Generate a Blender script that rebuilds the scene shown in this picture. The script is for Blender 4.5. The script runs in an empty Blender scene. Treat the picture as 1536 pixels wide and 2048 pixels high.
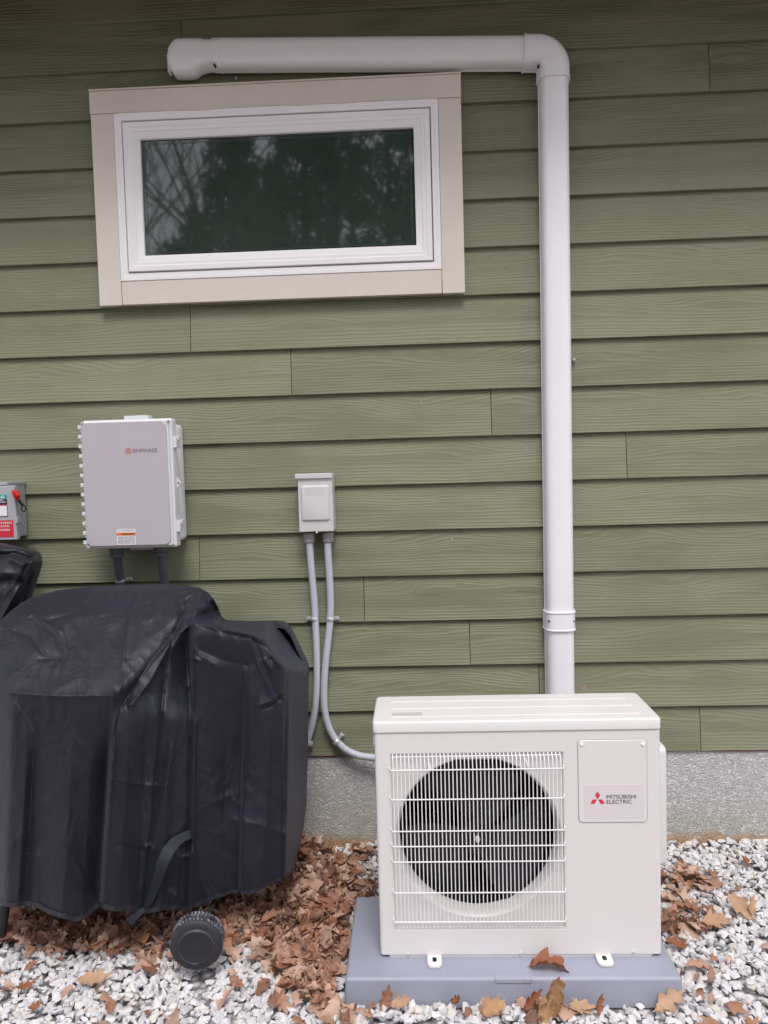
import bpy, bmesh, math, random
import numpy as np
from mathutils import Vector, Matrix

R = math.radians
rng = np.random.default_rng(7)
random.seed(7)
S = bpy.context.scene
COL = S.collection

# ------------------------------------------------------------------ camera
CD, CH = 2.976334, 1.51
YAW, PIT, ROL = -0.03932911, -0.05775978, -0.02808769
FPX = 1540.0

def cam_axes():
    cy, sy = math.cos(YAW), math.sin(YAW)
    f = Vector((sy*math.cos(PIT), cy*math.cos(PIT), math.sin(PIT)))
    r = Vector((cy, -sy, 0)); u = r.cross(f)
    c, s = math.cos(ROL), math.sin(ROL)
    return c*r + s*u, -s*r + c*u, f
AR, AU, AF = cam_axes()
cam_data = bpy.data.cameras.new('camera')
cam_data.sensor_fit = 'VERTICAL'; cam_data.sensor_height = 24.0
cam_data.lens = 24.0*FPX/2048.0
cam_data.clip_start = 0.05; cam_data.clip_end = 500
cam = bpy.data.objects.new('camera', cam_data); COL.objects.link(cam)
m = Matrix.Identity(4)
for i in range(3):
    m[i][0], m[i][1], m[i][2] = AR[i], AU[i], -AF[i]
m[0][3], m[1][3], m[2][3] = 0, -CD, CH
cam.matrix_world = m
S.camera = cam

def ray(px, py):
    return AR*((px-768)/FPX) + AU*((1024-py)/FPX) + AF
def at(px, py, Y):
    d = ray(px, py); t = (Y+CD)/d.y
    return Vector((d.x*t, Y, CH+d.z*t))
def gnd(px, py, z=0.0):
    d = ray(px, py); t = (z-CH)/d.z
    return Vector((d.x*t, d.y*t-CD, z))

# ------------------------------------------------------------------ sky, sun, exposure
SUNV = Vector((0.10, -0.60, 1.0)).normalized()
w = bpy.data.worlds.new('World'); S.world = w; w.use_nodes = True
nt = w.node_tree; nt.nodes.clear()
out = nt.nodes.new('ShaderNodeOutputWorld'); bg = nt.nodes.new('ShaderNodeBackground')
sky = nt.nodes.new('ShaderNodeTexSky'); sky.sky_type = 'NISHITA'; sky.sun_disc = False
sky.sun_elevation = math.asin(SUNV.z); sky.sun_rotation = math.atan2(SUNV.x, SUNV.y)
sky.dust_density = 3.0; sky.air_density = 1.2
hs = nt.nodes.new('ShaderNodeHueSaturation'); hs.inputs['Saturation'].default_value = 0.30
cl = nt.nodes.new('ShaderNodeMix'); cl.data_type = 'RGBA'; cl.inputs[0].default_value = 0.55
cl.inputs[7].default_value = (7.0, 7.0, 7.7, 1)          # even layer of high cloud
nt.links.new(sky.outputs[0], hs.inputs['Color']); nt.links.new(hs.outputs[0], cl.inputs[6])
nt.links.new(cl.outputs[2], bg.inputs['Color']); bg.inputs['Strength'].default_value = 0.135
nt.links.new(bg.outputs[0], out.inputs['Surface'])
sd = bpy.data.lights.new('sun', 'SUN'); sd.energy = 1.35; sd.angle = R(20); sd.color = (1.0, 0.96, 0.93)
sun = bpy.data.objects.new('sun', sd); COL.objects.link(sun)
sun.rotation_euler = (-SUNV).to_track_quat('-Z', 'Y').to_euler(); sun.location = (3, -4, 8)
S.view_settings.view_transform = 'Standard'; S.view_settings.look = 'None'
S.view_settings.exposure = 0.61; S.view_settings.gamma = 1.0; S.view_settings.use_curve_mapping = False

# ------------------------------------------------------------------ materials
def newmat(name):
    m = bpy.data.materials.new(name); m.use_nodes = True
    n = m.node_tree; b = n.nodes['Principled BSDF']
    return m, n, b
def N(n, t, **kw):
    x = n.nodes.new(t)
    for k, v in kw.items():
        setattr(x, k, v)
    return x
def mathn(n, op, a, b=None, c=None):
    x = n.nodes.new('ShaderNodeMath'); x.operation = op
    for i, v in enumerate((a, b, c)):
        if v is None: continue
        if isinstance(v, (int, float)): x.inputs[i].default_value = v
        else: n.links.new(v, x.inputs[i])
    return x.outputs[0]
def ramp(n, fac, stops):
    r = n.nodes.new('ShaderNodeValToRGB'); e = r.color_ramp.elements
    while len(e) < len(stops): e.new(0.5)
    for i, (p, c) in enumerate(stops):
        e[i].position = p; e[i].color = (*c, 1) if len(c) == 3 else c
    n.links.new(fac, r.inputs[0]); return r.outputs[0]
def noise(n, vec, scale, detail=2, rough=0.5, dist=0.0):
    x = n.nodes.new('ShaderNodeTexNoise'); x.inputs['Scale'].default_value = scale
    x.inputs['Detail'].default_value = detail; x.inputs['Roughness'].default_value = rough
    x.inputs['Distortion'].default_value = dist
    if vec is not None: n.links.new(vec, x.inputs['Vector'])
    return x.outputs['Fac']
def bump(n, b, h, strength, dist, prev=None):
    x = n.nodes.new('ShaderNodeBump'); x.inputs['Strength'].default_value = strength
    x.inputs['Distance'].default_value = dist; n.links.new(h, x.inputs['Height'])
    if prev is not None: n.links.new(prev, x.inputs['Normal'])
    if b is not None: n.links.new(x.outputs[0], b.inputs['Normal'])
    return x.outputs[0]
def simple(name, col, rough=0.5, metal=0.0, var=0.06, vscale=6.0, bscale=0.0, bdist=0.001, spec=0.5, coat=0.0):
    m, n, b = newmat(name)
    tc = N(n, 'ShaderNodeTexCoord')
    f = noise(n, tc.outputs['Object'], vscale, 4, 0.6)
    lo = tuple(c*(1-var) for c in col); hi = tuple(min(1, c*(1+var)) for c in col)
    n.links.new(ramp(n, f, [(0.3, lo), (0.7, hi)]), b.inputs['Base Color'])
    f2 = noise(n, tc.outputs['Object'], vscale*4, 3, 0.6)
    mr = N(n, 'ShaderNodeMapRange'); n.links.new(f2, mr.inputs[0])
    mr.inputs[3].default_value = max(0, rough-0.08); mr.inputs[4].default_value = min(1, rough+0.08)
    n.links.new(mr.outputs[0], b.inputs['Roughness'])
    b.inputs['Metallic'].default_value = metal
    b.inputs['Specular IOR Level'].default_value = spec
    b.inputs['Coat Weight'].default_value = coat
    if bscale: bump(n, b, noise(n, tc.outputs['Object'], bscale, 3, 0.6), 0.6, bdist)
    return m

EXPO = 0.1778
Z15 = CH+1.53277538-15*EXPO          # lower edge of the lowest board
def siding_material():
    m, n, b = newmat('sage_painted_fibre_cement')
    tc = N(n, 'ShaderNodeTexCoord'); geo = N(n, 'ShaderNodeNewGeometry')
    sep = N(n, 'ShaderNodeSeparateXYZ'); n.links.new(tc.outputs['Object'], sep.inputs[0])
    rnd = geo.outputs['Random Per Island']
    v = mathn(n, 'FRACT', mathn(n, 'DIVIDE', mathn(n, 'SUBTRACT', sep.outputs[2], Z15-10*EXPO), EXPO))
    # grain lines = contour lines of a stretched noise field
    off = mathn(n, 'MULTIPLY', rnd, 91.0)
    cx = mathn(n, 'ADD', mathn(n, 'MULTIPLY', sep.outputs[0], 1.5), off)
    cz = mathn(n, 'ADD', mathn(n, 'MULTIPLY', sep.outputs[2], 7.0), mathn(n, 'MULTIPLY', rnd, 37.0))
    cv = N(n, 'ShaderNodeCombineXYZ'); n.links.new(cx, cv.inputs[0]); n.links.new(cz, cv.inputs[2])
    f1 = noise(n, cv.outputs[0], 1.0, 2.0, 0.40)
    up = N(n, 'ShaderNodeMapRange'); n.links.new(v, up.inputs[0]); up.interpolation_type = 'SMOOTHSTEP'
    up.inputs[1].default_value = 0.34; up.inputs[2].default_value = 0.66
    up.inputs[3].default_value = 3.0; up.inputs[4].default_value = 17.0
    fld = mathn(n, 'ADD', mathn(n, 'MULTIPLY', sep.outputs[2], 82.0), mathn(n, 'MULTIPLY', mathn(n, 'SUBTRACT', f1, 0.5), up.outputs[0]))
    cw = N(n, 'ShaderNodeCombineXYZ')
    n.links.new(mathn(n, 'MULTIPLY', sep.outputs[0], 16.0), cw.inputs[0]); n.links.new(mathn(n, 'ADD', mathn(n, 'MULTIPLY', sep.outputs[2], 60.0), off), cw.inputs[2])
    f2 = noise(n, cw.outputs[0], 1.0, 2.0, 0.5)
    fld = mathn(n, 'ADD', fld, mathn(n, 'MULTIPLY', f2, 0.55))
    fr = mathn(n, 'FRACT', fld)
    saw = mathn(n, 'POWER', mathn(n, 'SUBTRACT', 1.0, fr), 2.4)
    # finer lines between
    cu = N(n, 'ShaderNodeCombineXYZ')
    n.links.new(mathn(n, 'ADD', mathn(n, 'MULTIPLY', sep.outputs[0], 5.0), off), cu.inputs[0]); n.links.new(mathn(n, 'MULTIPLY', sep.outputs[2], 150.0), cu.inputs[2])
    fine = noise(n, cu.outputs[0], 1.0, 2.0, 0.6)
    cm = N(n, 'ShaderNodeCombineXYZ')
    n.links.new(mathn(n, 'ADD', mathn(n, 'MULTIPLY', sep.outputs[0], 1.6), off), cm.inputs[0]); n.links.new(mathn(n, 'MULTIPLY', sep.outputs[2], 9.0), cm.inputs[2])
    msk = N(n, 'ShaderNodeMapRange'); n.links.new(noise(n, cm.outputs[0], 1.3, 2.0, 0.5), msk.inputs[0])
    msk.inputs[1].default_value = 0.36; msk.inputs[2].default_value = 0.60; msk.inputs[3].default_value = 0.12; msk.inputs[4].default_value = 1.0
    h = mathn(n, 'ADD', mathn(n, 'MULTIPLY', saw, msk.outputs[0]), mathn(n, 'MULTIPLY', fine, 0.26))
    bump(n, b, h, 1.0, 0.0042)
    big = noise(n, tc.outputs['Object'], 1.6, 4, 0.6)
    c = ramp(n, big, [(0.3, (0.163, 0.172, 0.108)), (0.7, (0.190, 0.198, 0.128))])
    dust = noise(n, tc.outputs['Object'], 9.0, 6, 0.7)
    mx = N(n, 'ShaderNodeMix', data_type='RGBA'); n.links.new(mathn(n, 'MULTIPLY', dust, 0.18), mx.inputs[0])
    n.links.new(c, mx.inputs[6]); mx.inputs[7].default_value = (0.235, 0.215, 0.165, 1)
    hv = N(n, 'ShaderNodeHueSaturation'); n.links.new(mx.outputs[2], hv.inputs['Color'])
    n.links.new(mathn(n, 'ADD', 0.92, mathn(n, 'MULTIPLY', rnd, 0.14)), hv.inputs['Value'])
    # tiny pale chips
    vo = N(n, 'ShaderNodeTexVoronoi'); vo.inputs['Scale'].default_value = 7.0; n.links.new(tc.outputs['Object'], vo.inputs['Vector'])
    chip = mathn(n, 'LESS_THAN', mathn(n, 'ADD', vo.outputs['Distance'], mathn(n, 'MULTIPLY', noise(n, tc.outputs['Object'], 160, 2), 0.05)), 0.045)
    mc = N(n, 'ShaderNodeMix', data_type='RGBA'); n.links.new(mathn(n, 'MULTIPLY', chip, 0.6), mc.inputs[0])
    n.links.new(hv.outputs[0], mc.inputs[6]); mc.inputs[7].default_value = (0.5, 0.48, 0.38, 1)
    n.links.new(mc.outputs[2], b.inputs['Base Color'])
    b.inputs['Roughness'].default_value = 0.62; b.inputs['Specular IOR Level'].default_value = 0.35
    return m

def foundation_material():
    m, n, b = newmat('rough_stucco')
    tc = N(n, 'ShaderNodeTexCoord'); o = tc.outputs['Object']
    sep = N(n, 'ShaderNodeSeparateXYZ'); n.links.new(o, sep.inputs[0])
    nn = noise(n, o, 2.2, 5, 0.6)
    base = ramp(n, nn, [(0.3, (0.57, 0.56, 0.565)), (0.7, (0.66, 0.65, 0.665))])
    low = N(n, 'ShaderNodeMapRange'); n.links.new(mathn(n, 'ADD', sep.outputs[2], mathn(n, 'MULTIPLY', nn, 0.30)), low.inputs[0])
    low.inputs[1].default_value = 0.42; low.inputs[2].default_value = 0.16; low.inputs[3].default_value = 0; low.inputs[4].default_value = 0.75
    mx = N(n, 'ShaderNodeMix', data_type='RGBA'); n.links.new(low.outputs[0], mx.inputs[0]); n.links.new(base, mx.inputs[6]); mx.inputs[7].default_value = (0.50, 0.48, 0.40, 1)
    st = N(n, 'ShaderNodeMapRange'); n.links.new(mathn(n, 'ADD', sep.outputs[2], mathn(n, 'MULTIPLY', noise(n, o, 3.7, 3, 0.6), -0.22)), st.inputs[0])
    st.inputs[1].default_value = -0.055; st.inputs[2].default_value = -0.10; st.inputs[3].default_value = 0; st.inputs[4].default_value = 0.8
    m2 = N(n, 'ShaderNodeMix', data_type='RGBA'); n.links.new(st.outputs[0], m2.inputs[0]); n.links.new(mx.outputs[2], m2.inputs[6]); m2.inputs[7].default_value = (0.50, 0.26, 0.10, 1)
    n.links.new(m2.outputs[2], b.inputs['Base Color']); b.inputs['Roughness'].default_value = 0.85
    mp = N(n, 'ShaderNodeMapping'); mp.inputs['Scale'].default_value = (1, 1, 1.5); n.links.new(o, mp.inputs[0])
    a = noise(n, mp.outputs[0], 40, 2, 0.5, 2.2)
    ridge = mathn(n, 'POWER', mathn(n, 'SUBTRACT', 1.0, mathn(n, 'MULTIPLY', mathn(n, 'ABSOLUTE', mathn(n, 'SUBTRACT', a, 0.5)), 5.0)), 2.0)
    g = bump(n, None, noise(n, o, 240, 3, 0.6), 0.4, 0.0008)
    bump(n, b, mathn(n, 'MULTIPLY', ridge, 0.8), 1.0, 0.0050, g)
    return m

def cover_material(name, c=(0.0095, 0.0100, 0.019)):
    m, n, b = newmat(name)
    tc = N(n, 'ShaderNodeTexCoord'); o = tc.outputs['Object']
    f = noise(n, o, 3.0, 4, 0.6)
    n.links.new(ramp(n, f, [(0.3, tuple(x*0.85 for x in c)), (0.7, tuple(x*1.2 for x in c))]), b.inputs['Base Color'])
    b.inputs['Roughness'].default_value = 0.48; b.inputs['Specular IOR Level'].default_value = 0.38
    b.inputs['Sheen Weight'].default_value = 0.07; b.inputs['Sheen Roughness'].default_value = 0.5
    b.inputs['Sheen Tint'].default_value = (0.65, 0.67, 0.90, 1)
    mp = N(n, 'ShaderNodeMapping'); mp.inputs['Scale'].default_value = (1.0, 1.0, 0.55); n.links.new(o, mp.inputs[0])
    w1 = noise(n, mp.outputs[0], 11, 4, 0.55, 1.2)
    rg = mathn(n, 'ABSOLUTE', mathn(n, 'SUBTRACT', w1, 0.5))
    w2 = noise(n, mp.outputs[0], 34, 3, 0.5, 0.8)
    h = mathn(n, 'ADD', mathn(n, 'MULTIPLY', rg, -1.0), mathn(n, 'MULTIPLY', w2, 0.16))
    g = bump(n, None, h, 0.9, 0.0050)
    wv = N(n, 'ShaderNodeTexVoronoi'); wv.inputs['Scale'].default_value = 700; n.links.new(o, wv.inputs['Vector'])
    bump(n, b, wv.outputs['Distance'], 0.25, 0.0008, g)
    return m

def stone_material():
    m, n, b = newmat('pale_crushed_limestone')
    geo = N(n, 'ShaderNodeNewGeometry'); tc = N(n, 'ShaderNodeTexCoord'); o = tc.outputs['Object']
    c = ramp(n, geo.outputs['Random Per Island'], [(0.0, (0.52, 0.52, 0.54)), (0.2, (0.65, 0.64, 0.64)), (0.45, (0.70, 0.68, 0.69)),
        (0.7, (0.58, 0.58, 0.61)), (0.86, (0.70, 0.65, 0.59)), (0.95, (0.62, 0.55, 0.52)), (1.0, (0.77, 0.76, 0.77))])
    f = noise(n, o, 60, 5, 0.65)
    mx = N(n, 'ShaderNodeMix', data_type='RGBA'); mx.blend_type = 'MULTIPLY'; mx.inputs[0].default_value = 0.55
    n.links.new(c, mx.inputs[6]); n.links.new(ramp(n, f, [(0.3, (0.80, 0.79, 0.80)), (0.65, (1, 1, 1))]), mx.inputs[7])
    n.links.new(mx.outputs[2], b.inputs['Base Color']); b.inputs['Roughness'].default_value = 0.8
    bump(n, b, noise(n, o, 190, 4, 0.6), 0.7, 0.002)
    return m

def leaf_material(name, stops):
    m, n, b = newmat(name)
    geo = N(n, 'ShaderNodeNewGeometry'); tc = N(n, 'ShaderNodeTexCoord')
    c = ramp(n, geo.outputs['Random Per Island'], stops)
    f = noise(n, tc.outputs['Object'], 55, 4, 0.65)
    mx = N(n, 'ShaderNodeMix', data_type='RGBA'); mx.blend_type = 'MULTIPLY'; mx.inputs[0].default_value = 0.6
    n.links.new(c, mx.inputs[6]); n.links.new(ramp(n, f, [(0.3, (0.72, 0.67, 0.63)), (0.65, (1, 1, 1))]), mx.inputs[7])
    n.links.new(mx.outputs[2], b.inputs['Base Color']); b.inputs['Roughness'].default_value = 0.62
    b.inputs['Specular IOR Level'].default_value = 0.35
    tr = N(n, 'ShaderNodeBsdfTranslucent'); n.links.new(mx.outputs[2], tr.inputs['Color'])
    ms = N(n, 'ShaderNodeMixShader'); ms.inputs[0].default_value = 0.18
    o = n.nodes['Material Output']; n.links.new(b.outputs[0], ms.inputs[1]); n.links.new(tr.outputs[0], ms.inputs[2]); n.links.new(ms.outputs[0], o.inputs['Surface'])
    bump(n, b, noise(n, tc.outputs['Object'], 120, 3, 0.6), 0.6, 0.002)
    return m

def glass_material():
    m, n, b = newmat('window_glass')
    tc = N(n, 'ShaderNodeTexCoord'); o = tc.outputs['Object']
    n.links.new(ramp(n, noise(n, o, 4, 3, 0.6), [(0.3, (0.024, 0.038, 0.031)), (0.7, (0.034, 0.050, 0.042))]), b.inputs['Base Color'])  # green base colour brightens the mirrored woodland; reflection partly painted in
    b.inputs['Roughness'].default_value = 0.03; b.inputs['IOR'].default_value = 1.9
    bump(n, b, noise(n, o, 1.7, 1, 0.4), 0.12, 0.004)
    return m

M = {}
M['siding'] = siding_material(); M['foundation'] = foundation_material()
M['cover'] = cover_material('black_polyester_cover'); M['stone'] = stone_material(); M['glass'] = glass_material()
BROWN = [(0.0, (0.17, 0.085, 0.06)), (0.15, (0.44, 0.25, 0.175)), (0.35, (0.62, 0.42, 0.325)), (0.5, (0.45, 0.215, 0.125)), (0.65, (0.27, 0.135, 0.09)), (0.85, (0.70, 0.50, 0.40)), (1.0, (0.36, 0.165, 0.10))]
M['leaf'] = leaf_material('dry_oak_leaf', BROWN)
M['leaf_tan'] = leaf_material('tan_oak_leaf', [(0.0, (0.50, 0.31, 0.20)), (1.0, (0.56, 0.36, 0.23))])
M['leaf_red'] = leaf_material('russet_oak_leaf', [(0.0, (0.27, 0.10, 0.05)), (1.0, (0.33, 0.13, 0.065))])
M['leaf_gold'] = leaf_material('golden_oak_leaf', [(0.0, (0.44, 0.26, 0.13)), (1.0, (0.50, 0.30, 0.16))])
M['trim'] = simple('cream_trim_paint', (0.64, 0.58, 0.53), 0.5, var=0.03, bscale=40, bdist=0.0004)
M['vinyl'] = simple('white_vinyl', (0.83, 0.81, 0.825), 0.35, var=0.015)
M['duct'] = simple('white_duct_plastic', (0.79, 0.775, 0.81), 0.33, var=0.015)
M['ac'] = simple('ivory_powder_coat', (0.69, 0.66, 0.65), 0.38, var=0.012, bscale=900, bdist=0.0002)
M['ac_wire'] = simple('white_coated_wire', (0.84, 0.81, 0.81), 0.35, var=0.02)
M['ac_dark'] = simple('black_fan_plastic', (0.008, 0.008, 0.011), 0.45, var=0.2)
M['ac_coil'] = simple('dark_coil_fins', (0.010, 0.010, 0.014), 0.4, var=0.2)
M['bracket'] = simple('galvanised_bracket', (0.10, 0.10, 0.105), 0.4, metal=0.6)
M['steel'] = simple('zinc_steel', (0.72, 0.72, 0.72), 0.42, metal=0.7, var=0.1, vscale=40)
M['black'] = simple('matt_black_plastic', (0.018, 0.018, 0.022), 0.5, var=0.15, vscale=20, bscale=90, bdist=0.0006)
M['hole'] = simple('recess_shade_black', (0.01, 0.01, 0.01), 0.9)  # flat black painted as the shade inside slots and holes
M['pad'] = simple('blue_grey_pad_plastic', (0.295, 0.305, 0.375), 0.5, var=0.07, vscale=3, bscale=260, bdist=0.0006)
M['box_white'] = simple('pale_grey_polycarbonate', (0.66, 0.66, 0.69), 0.4, var=0.02)
M['box_face'] = simple('taupe_grey_panel', (0.445, 0.415, 0.445), 0.45, var=0.02)
M['box_grey'] = simple('light_grey_enamel', (0.56, 0.545, 0.545), 0.42, var=0.03)
M['switch'] = simple('steel_grey_enamel', (0.36, 0.37, 0.40), 0.4, var=0.04)
M['conduit'] = simple('grey_pvc_conduit', (0.49, 0.50, 0.57), 0.42, var=0.05, vscale=12)
M['conduit_shaded'] = simple('shaded_slate_conduit', (0.10, 0.11, 0.135), 0.45, var=0.08, vscale=12)  # blackish grey PVC, with the shade below the box put into its colour
M['fitting'] = simple('mauve_grey_fitting', (0.32, 0.275, 0.285), 0.5, var=0.05)
M['ink'] = simple('dark_ink', (0.022, 0.02, 0.028), 0.5, var=0.0)
M['ink_grey'] = simple('grey_ink', (0.16, 0.155, 0.17), 0.5, var=0.0)
M['logo_red'] = simple('red_ink', (0.62, 0.035, 0.06), 0.45, var=0.0)
M['logo_coral'] = simple('coral_ink', (0.62, 0.15, 0.10), 0.45, var=0.0)
M['orange'] = simple('orange_ink', (0.75, 0.19, 0.03), 0.5, var=0.0)
M['white_label'] = simple('white_label', (0.74, 0.72, 0.74), 0.45, var=0.01)
M['red_label'] = simple('red_label', (0.55, 0.02, 0.05), 0.4, var=0.02)
M['teal'] = simple('teal_ink', (0.01, 0.30, 0.32), 0.4, var=0.0)
M['red_plastic'] = simple('red_plastic', (0.62, 0.02, 0.02), 0.35, var=0.05)
M['membrane'] = simple('red_membrane', (0.20, 0.018, 0.03), 0.6, var=0.1)
M['dark_back'] = simple('dark_sheathing', (0.05, 0.045, 0.035), 0.9)
M['soffit'] = simple('brown_soffit', (0.20, 0.135, 0.085), 0.7, var=0.1)
M['tyre'] = simple('dusty_black_tyre', (0.022, 0.022, 0.028), 0.6, var=0.1, vscale=30, bscale=120, bdist=0.001)
M['caulk'] = simple('cream_caulk', (0.62, 0.57, 0.50), 0.6, var=0.05)
def tread_material():
    m, n, b = newmat('dusty_tread')
    tc = N(n, 'ShaderNodeTexCoord'); f = noise(n, tc.outputs['Object'], 45, 4, 0.7)
    n.links.new(ramp(n, f, [(0.42, (0.03, 0.03, 0.04)), (0.62, (0.26, 0.26, 0.30))]), b.inputs['Base Color']); b.inputs['Roughness'].default_value = 0.7
    return m
M['tread'] = tread_material()

# ------------------------------------------------------------------ mesh helpers
def link(name, me, mat, parent=None, smooth=None):
    if smooth is not None:
        me.shade_smooth()
        me.set_sharp_from_angle(angle=R(smooth))
    o = bpy.data.objects.new(name, me); COL.objects.link(o)
    if mat: me.materials.append(mat)
    if parent is not None:
        o.parent = parent
        o.matrix_parent_inverse = parent.matrix_basis.inverted()
    return o
def tag(o, label=None, cat=None, group=None, kind=None):
    if label: o['label'] = label
    if cat: o['category'] = cat
    if group: o['group'] = group
    if kind: o['kind'] = kind
    return o
def thing(name, label, cat, loc=(0, 0, 0), group=None):
    o = bpy.data.objects.new(name, None); COL.objects.link(o); o.location = loc
    o.empty_display_size = 0.1
    return tag(o, label, cat, group)

class MB:
    def __init__(s): s.v = []; s.f = []
    def add(s, vs, fs):
        k = len(s.v); s.v += [tuple(v) for v in vs]; s.f += [tuple(i+k for i in f) for f in fs]; return s
    def box(s, x0, x1, y0, y1, z0, z1):
        vs = [(x, y, z) for x in (x0, x1) for y in (y0, y1) for z in (z0, z1)]
        return s.add(vs, [(0, 1, 3, 2), (4, 6, 7, 5), (0, 4, 5, 1), (2, 3, 7, 6), (0, 2, 6, 4), (1, 5, 7, 3)])
    def loft(s, rings, cap0=True, cap1=True, closed=True):
        n = len(rings[0]); vs = [p for r in rings for p in r]; fs = []
        for j in range(len(rings)-1):
            for i in range(n if closed else n-1):
                a = j*n+i; b2 = j*n+(i+1) % n
                fs.append((a, b2, b2+n, a+n))
        if cap0: fs.append(tuple(range(n))[::-1])
        if cap1: fs.append(tuple(range((len(rings)-1)*n, len(rings)*n)))
        return s.add(vs, fs)
    def tube(s, pts, r, seg=10, cap=True):
        pts = [Vector(p) for p in pts]; rings = []
        up = None
        for i, p in enumerate(pts):
            t = (pts[min(i+1, len(pts)-1)]-pts[max(i-1, 0)]).normalized()
            if up is None:
                a = Vector((0, 1, 0)) if abs(t.y) < 0.9 else Vector((1, 0, 0))
                up = t.cross(a).normalized()
            up = (up - t*up.dot(t)).normalized(); sd2 = t.cross(up)
            rr = r[i] if isinstance(r, (list, tuple)) else r
            rings.append([p+(up*math.cos(2*math.pi*k/seg)+sd2*math.sin(2*math.pi*k/seg))*rr for k in range(seg)])
        return s.loft(rings, cap, cap)
    def disc(s, c, r, y0, y1, seg=20):       # short cylinder along y
        ring = lambda y, rr: [(c[0]+rr*math.cos(2*math.pi*k/seg), y, c[1]+rr*math.sin(2*math.pi*k/seg)) for k in range(seg)]
        return s.loft([ring(y1, r), ring(y0+(y1-y0)*0.3, r), ring(y0, r*0.75)])
    def frame(s, rect, prof):                # mitred picture-frame profile: prof = [(inset, y)]
        x0, x1, z0, z1 = rect
        rings = [[(x0+i, y, z0+i), (x1-i, y, z0+i), (x1-i, y, z1-i), (x0+i, y, z1-i)] for i, y in prof]
        return s.loft(rings, False, False)
    def build(s, name, mat, parent=None, smooth=None, bevel=0, seg=2):
        me = bpy.data.meshes.new(name); me.from_pydata(s.v, [], s.f)
        bm = bmesh.new(); bm.from_mesh(me); bmesh.ops.recalc_face_normals(bm, faces=bm.faces); bm.to_mesh(me); bm.free()
        o = link(name, me, mat, parent, smooth)
        if bevel:
            if smooth is None: me.shade_smooth(); me.set_sharp_from_angle(angle=R(35))
            b = o.modifiers.new('bevel', 'BEVEL'); b.width = bevel; b.segments = seg; b.limit_method = 'ANGLE'; b.angle_limit = R(35); b.harden_normals = True
        return o

def rrect(x0, x1, z0, z1, r, n=6):
    """rounded rectangle outline, counter clockwise in x-z"""
    o = []
    rs = r if isinstance(r, (list, tuple)) else [r]*4
    for (cx, cz, a0, rr) in ((x1-rs[0], z1-rs[0], 0, rs[0]), (x0+rs[1], z1-rs[1], 90, rs[1]), (x0+rs[2], z0+rs[2], 180, rs[2]), (x1-rs[3], z0+rs[3], 270, rs[3])):
        for k in range(n+1):
            a = R(a0+90*k/n); o.append((cx+rr*math.cos(a), cz+rr*math.sin(a)))
    return o
def inset(o, d):
    n = len(o); res = []
    for i in range(n):
        a = Vector(o[i-1]); b2 = Vector(o[i]); c = Vector(o[(i+1) % n])
        t = (c-a)
        t = t.normalized() if t.length > 1e-9 else Vector((1, 0))
        nn = Vector((-t.y, t.x)); res.append((b2.x+nn.x*d, b2.y+nn.y*d))
    return res
def plate(o, layers):
    """layers [(inset, y)] from back to front -> rings"""
    return [[(p[0], y, p[1]) for p in (inset(o, d) if d else o)] for d, y in layers]
def catmull(pts, k=6):
    P = [Vector(p) for p in pts]; P = [P[0]*2-P[1]]+P+[P[-1]*2-P[-2]]; o = []
    for i in range(1, len(P)-2):
        for j in range(k):
            t = j/k; a, b2, c, d = P[i-1:i+3]
            o.append(0.5*((2*b2)+(-a+c)*t+(2*a-5*b2+4*c-d)*t*t+(-a+3*b2-3*c+d)*t**3))
    o.append(P[-2]); return o
def text(name, s, x0, x1, z0, z1, y, mat, parent, bold=0.0):
    cu = bpy.data.curves.new(name, 'FONT'); cu.body = s; cu.offset = bold; cu.resolution_u = 3
    t = bpy.data.objects.new('tmp', cu); COL.objects.link(t); bpy.context.view_layer.update()
    me = bpy.data.meshes.new_from_object(t.evaluated_get(bpy.context.evaluated_depsgraph_get()))
    bpy.data.objects.remove(t); bpy.data.curves.remove(cu)
    n = len(me.vertices); c = np.empty(n*3); me.vertices.foreach_get('co', c); c = c.reshape(-1, 3)
    a, b2 = c.min(0), c.max(0)
    q = np.zeros_like(c)
    q[:, 0] = x0+(c[:, 0]-a[0])/(b2[0]-a[0])*(x1-x0); q[:, 1] = y
    q[:, 2] = z0+(c[:, 1]-a[1])/(b2[1]-a[1])*(z1-z0)
    me.vertices.foreach_set('co', q.ravel()); me.name = name; me.materials.clear()
    return link(name, me, mat, parent)
def fast_mesh(name, V, F, mat, parent=None):
    me = bpy.data.meshes.new(name); k = F.shape[1]
    me.vertices.add(len(V)); me.vertices.foreach_set('co', V.astype(np.float32).ravel())
    me.loops.add(F.size); me.loops.foreach_set('vertex_index', F.astype(np.int32).ravel())
    me.polygons.add(len(F)); me.polygons.foreach_set('loop_start', np.arange(len(F), dtype=np.int32)*k)
    me.update(calc_edges=True)
    return link(name, me, mat, parent)
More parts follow.
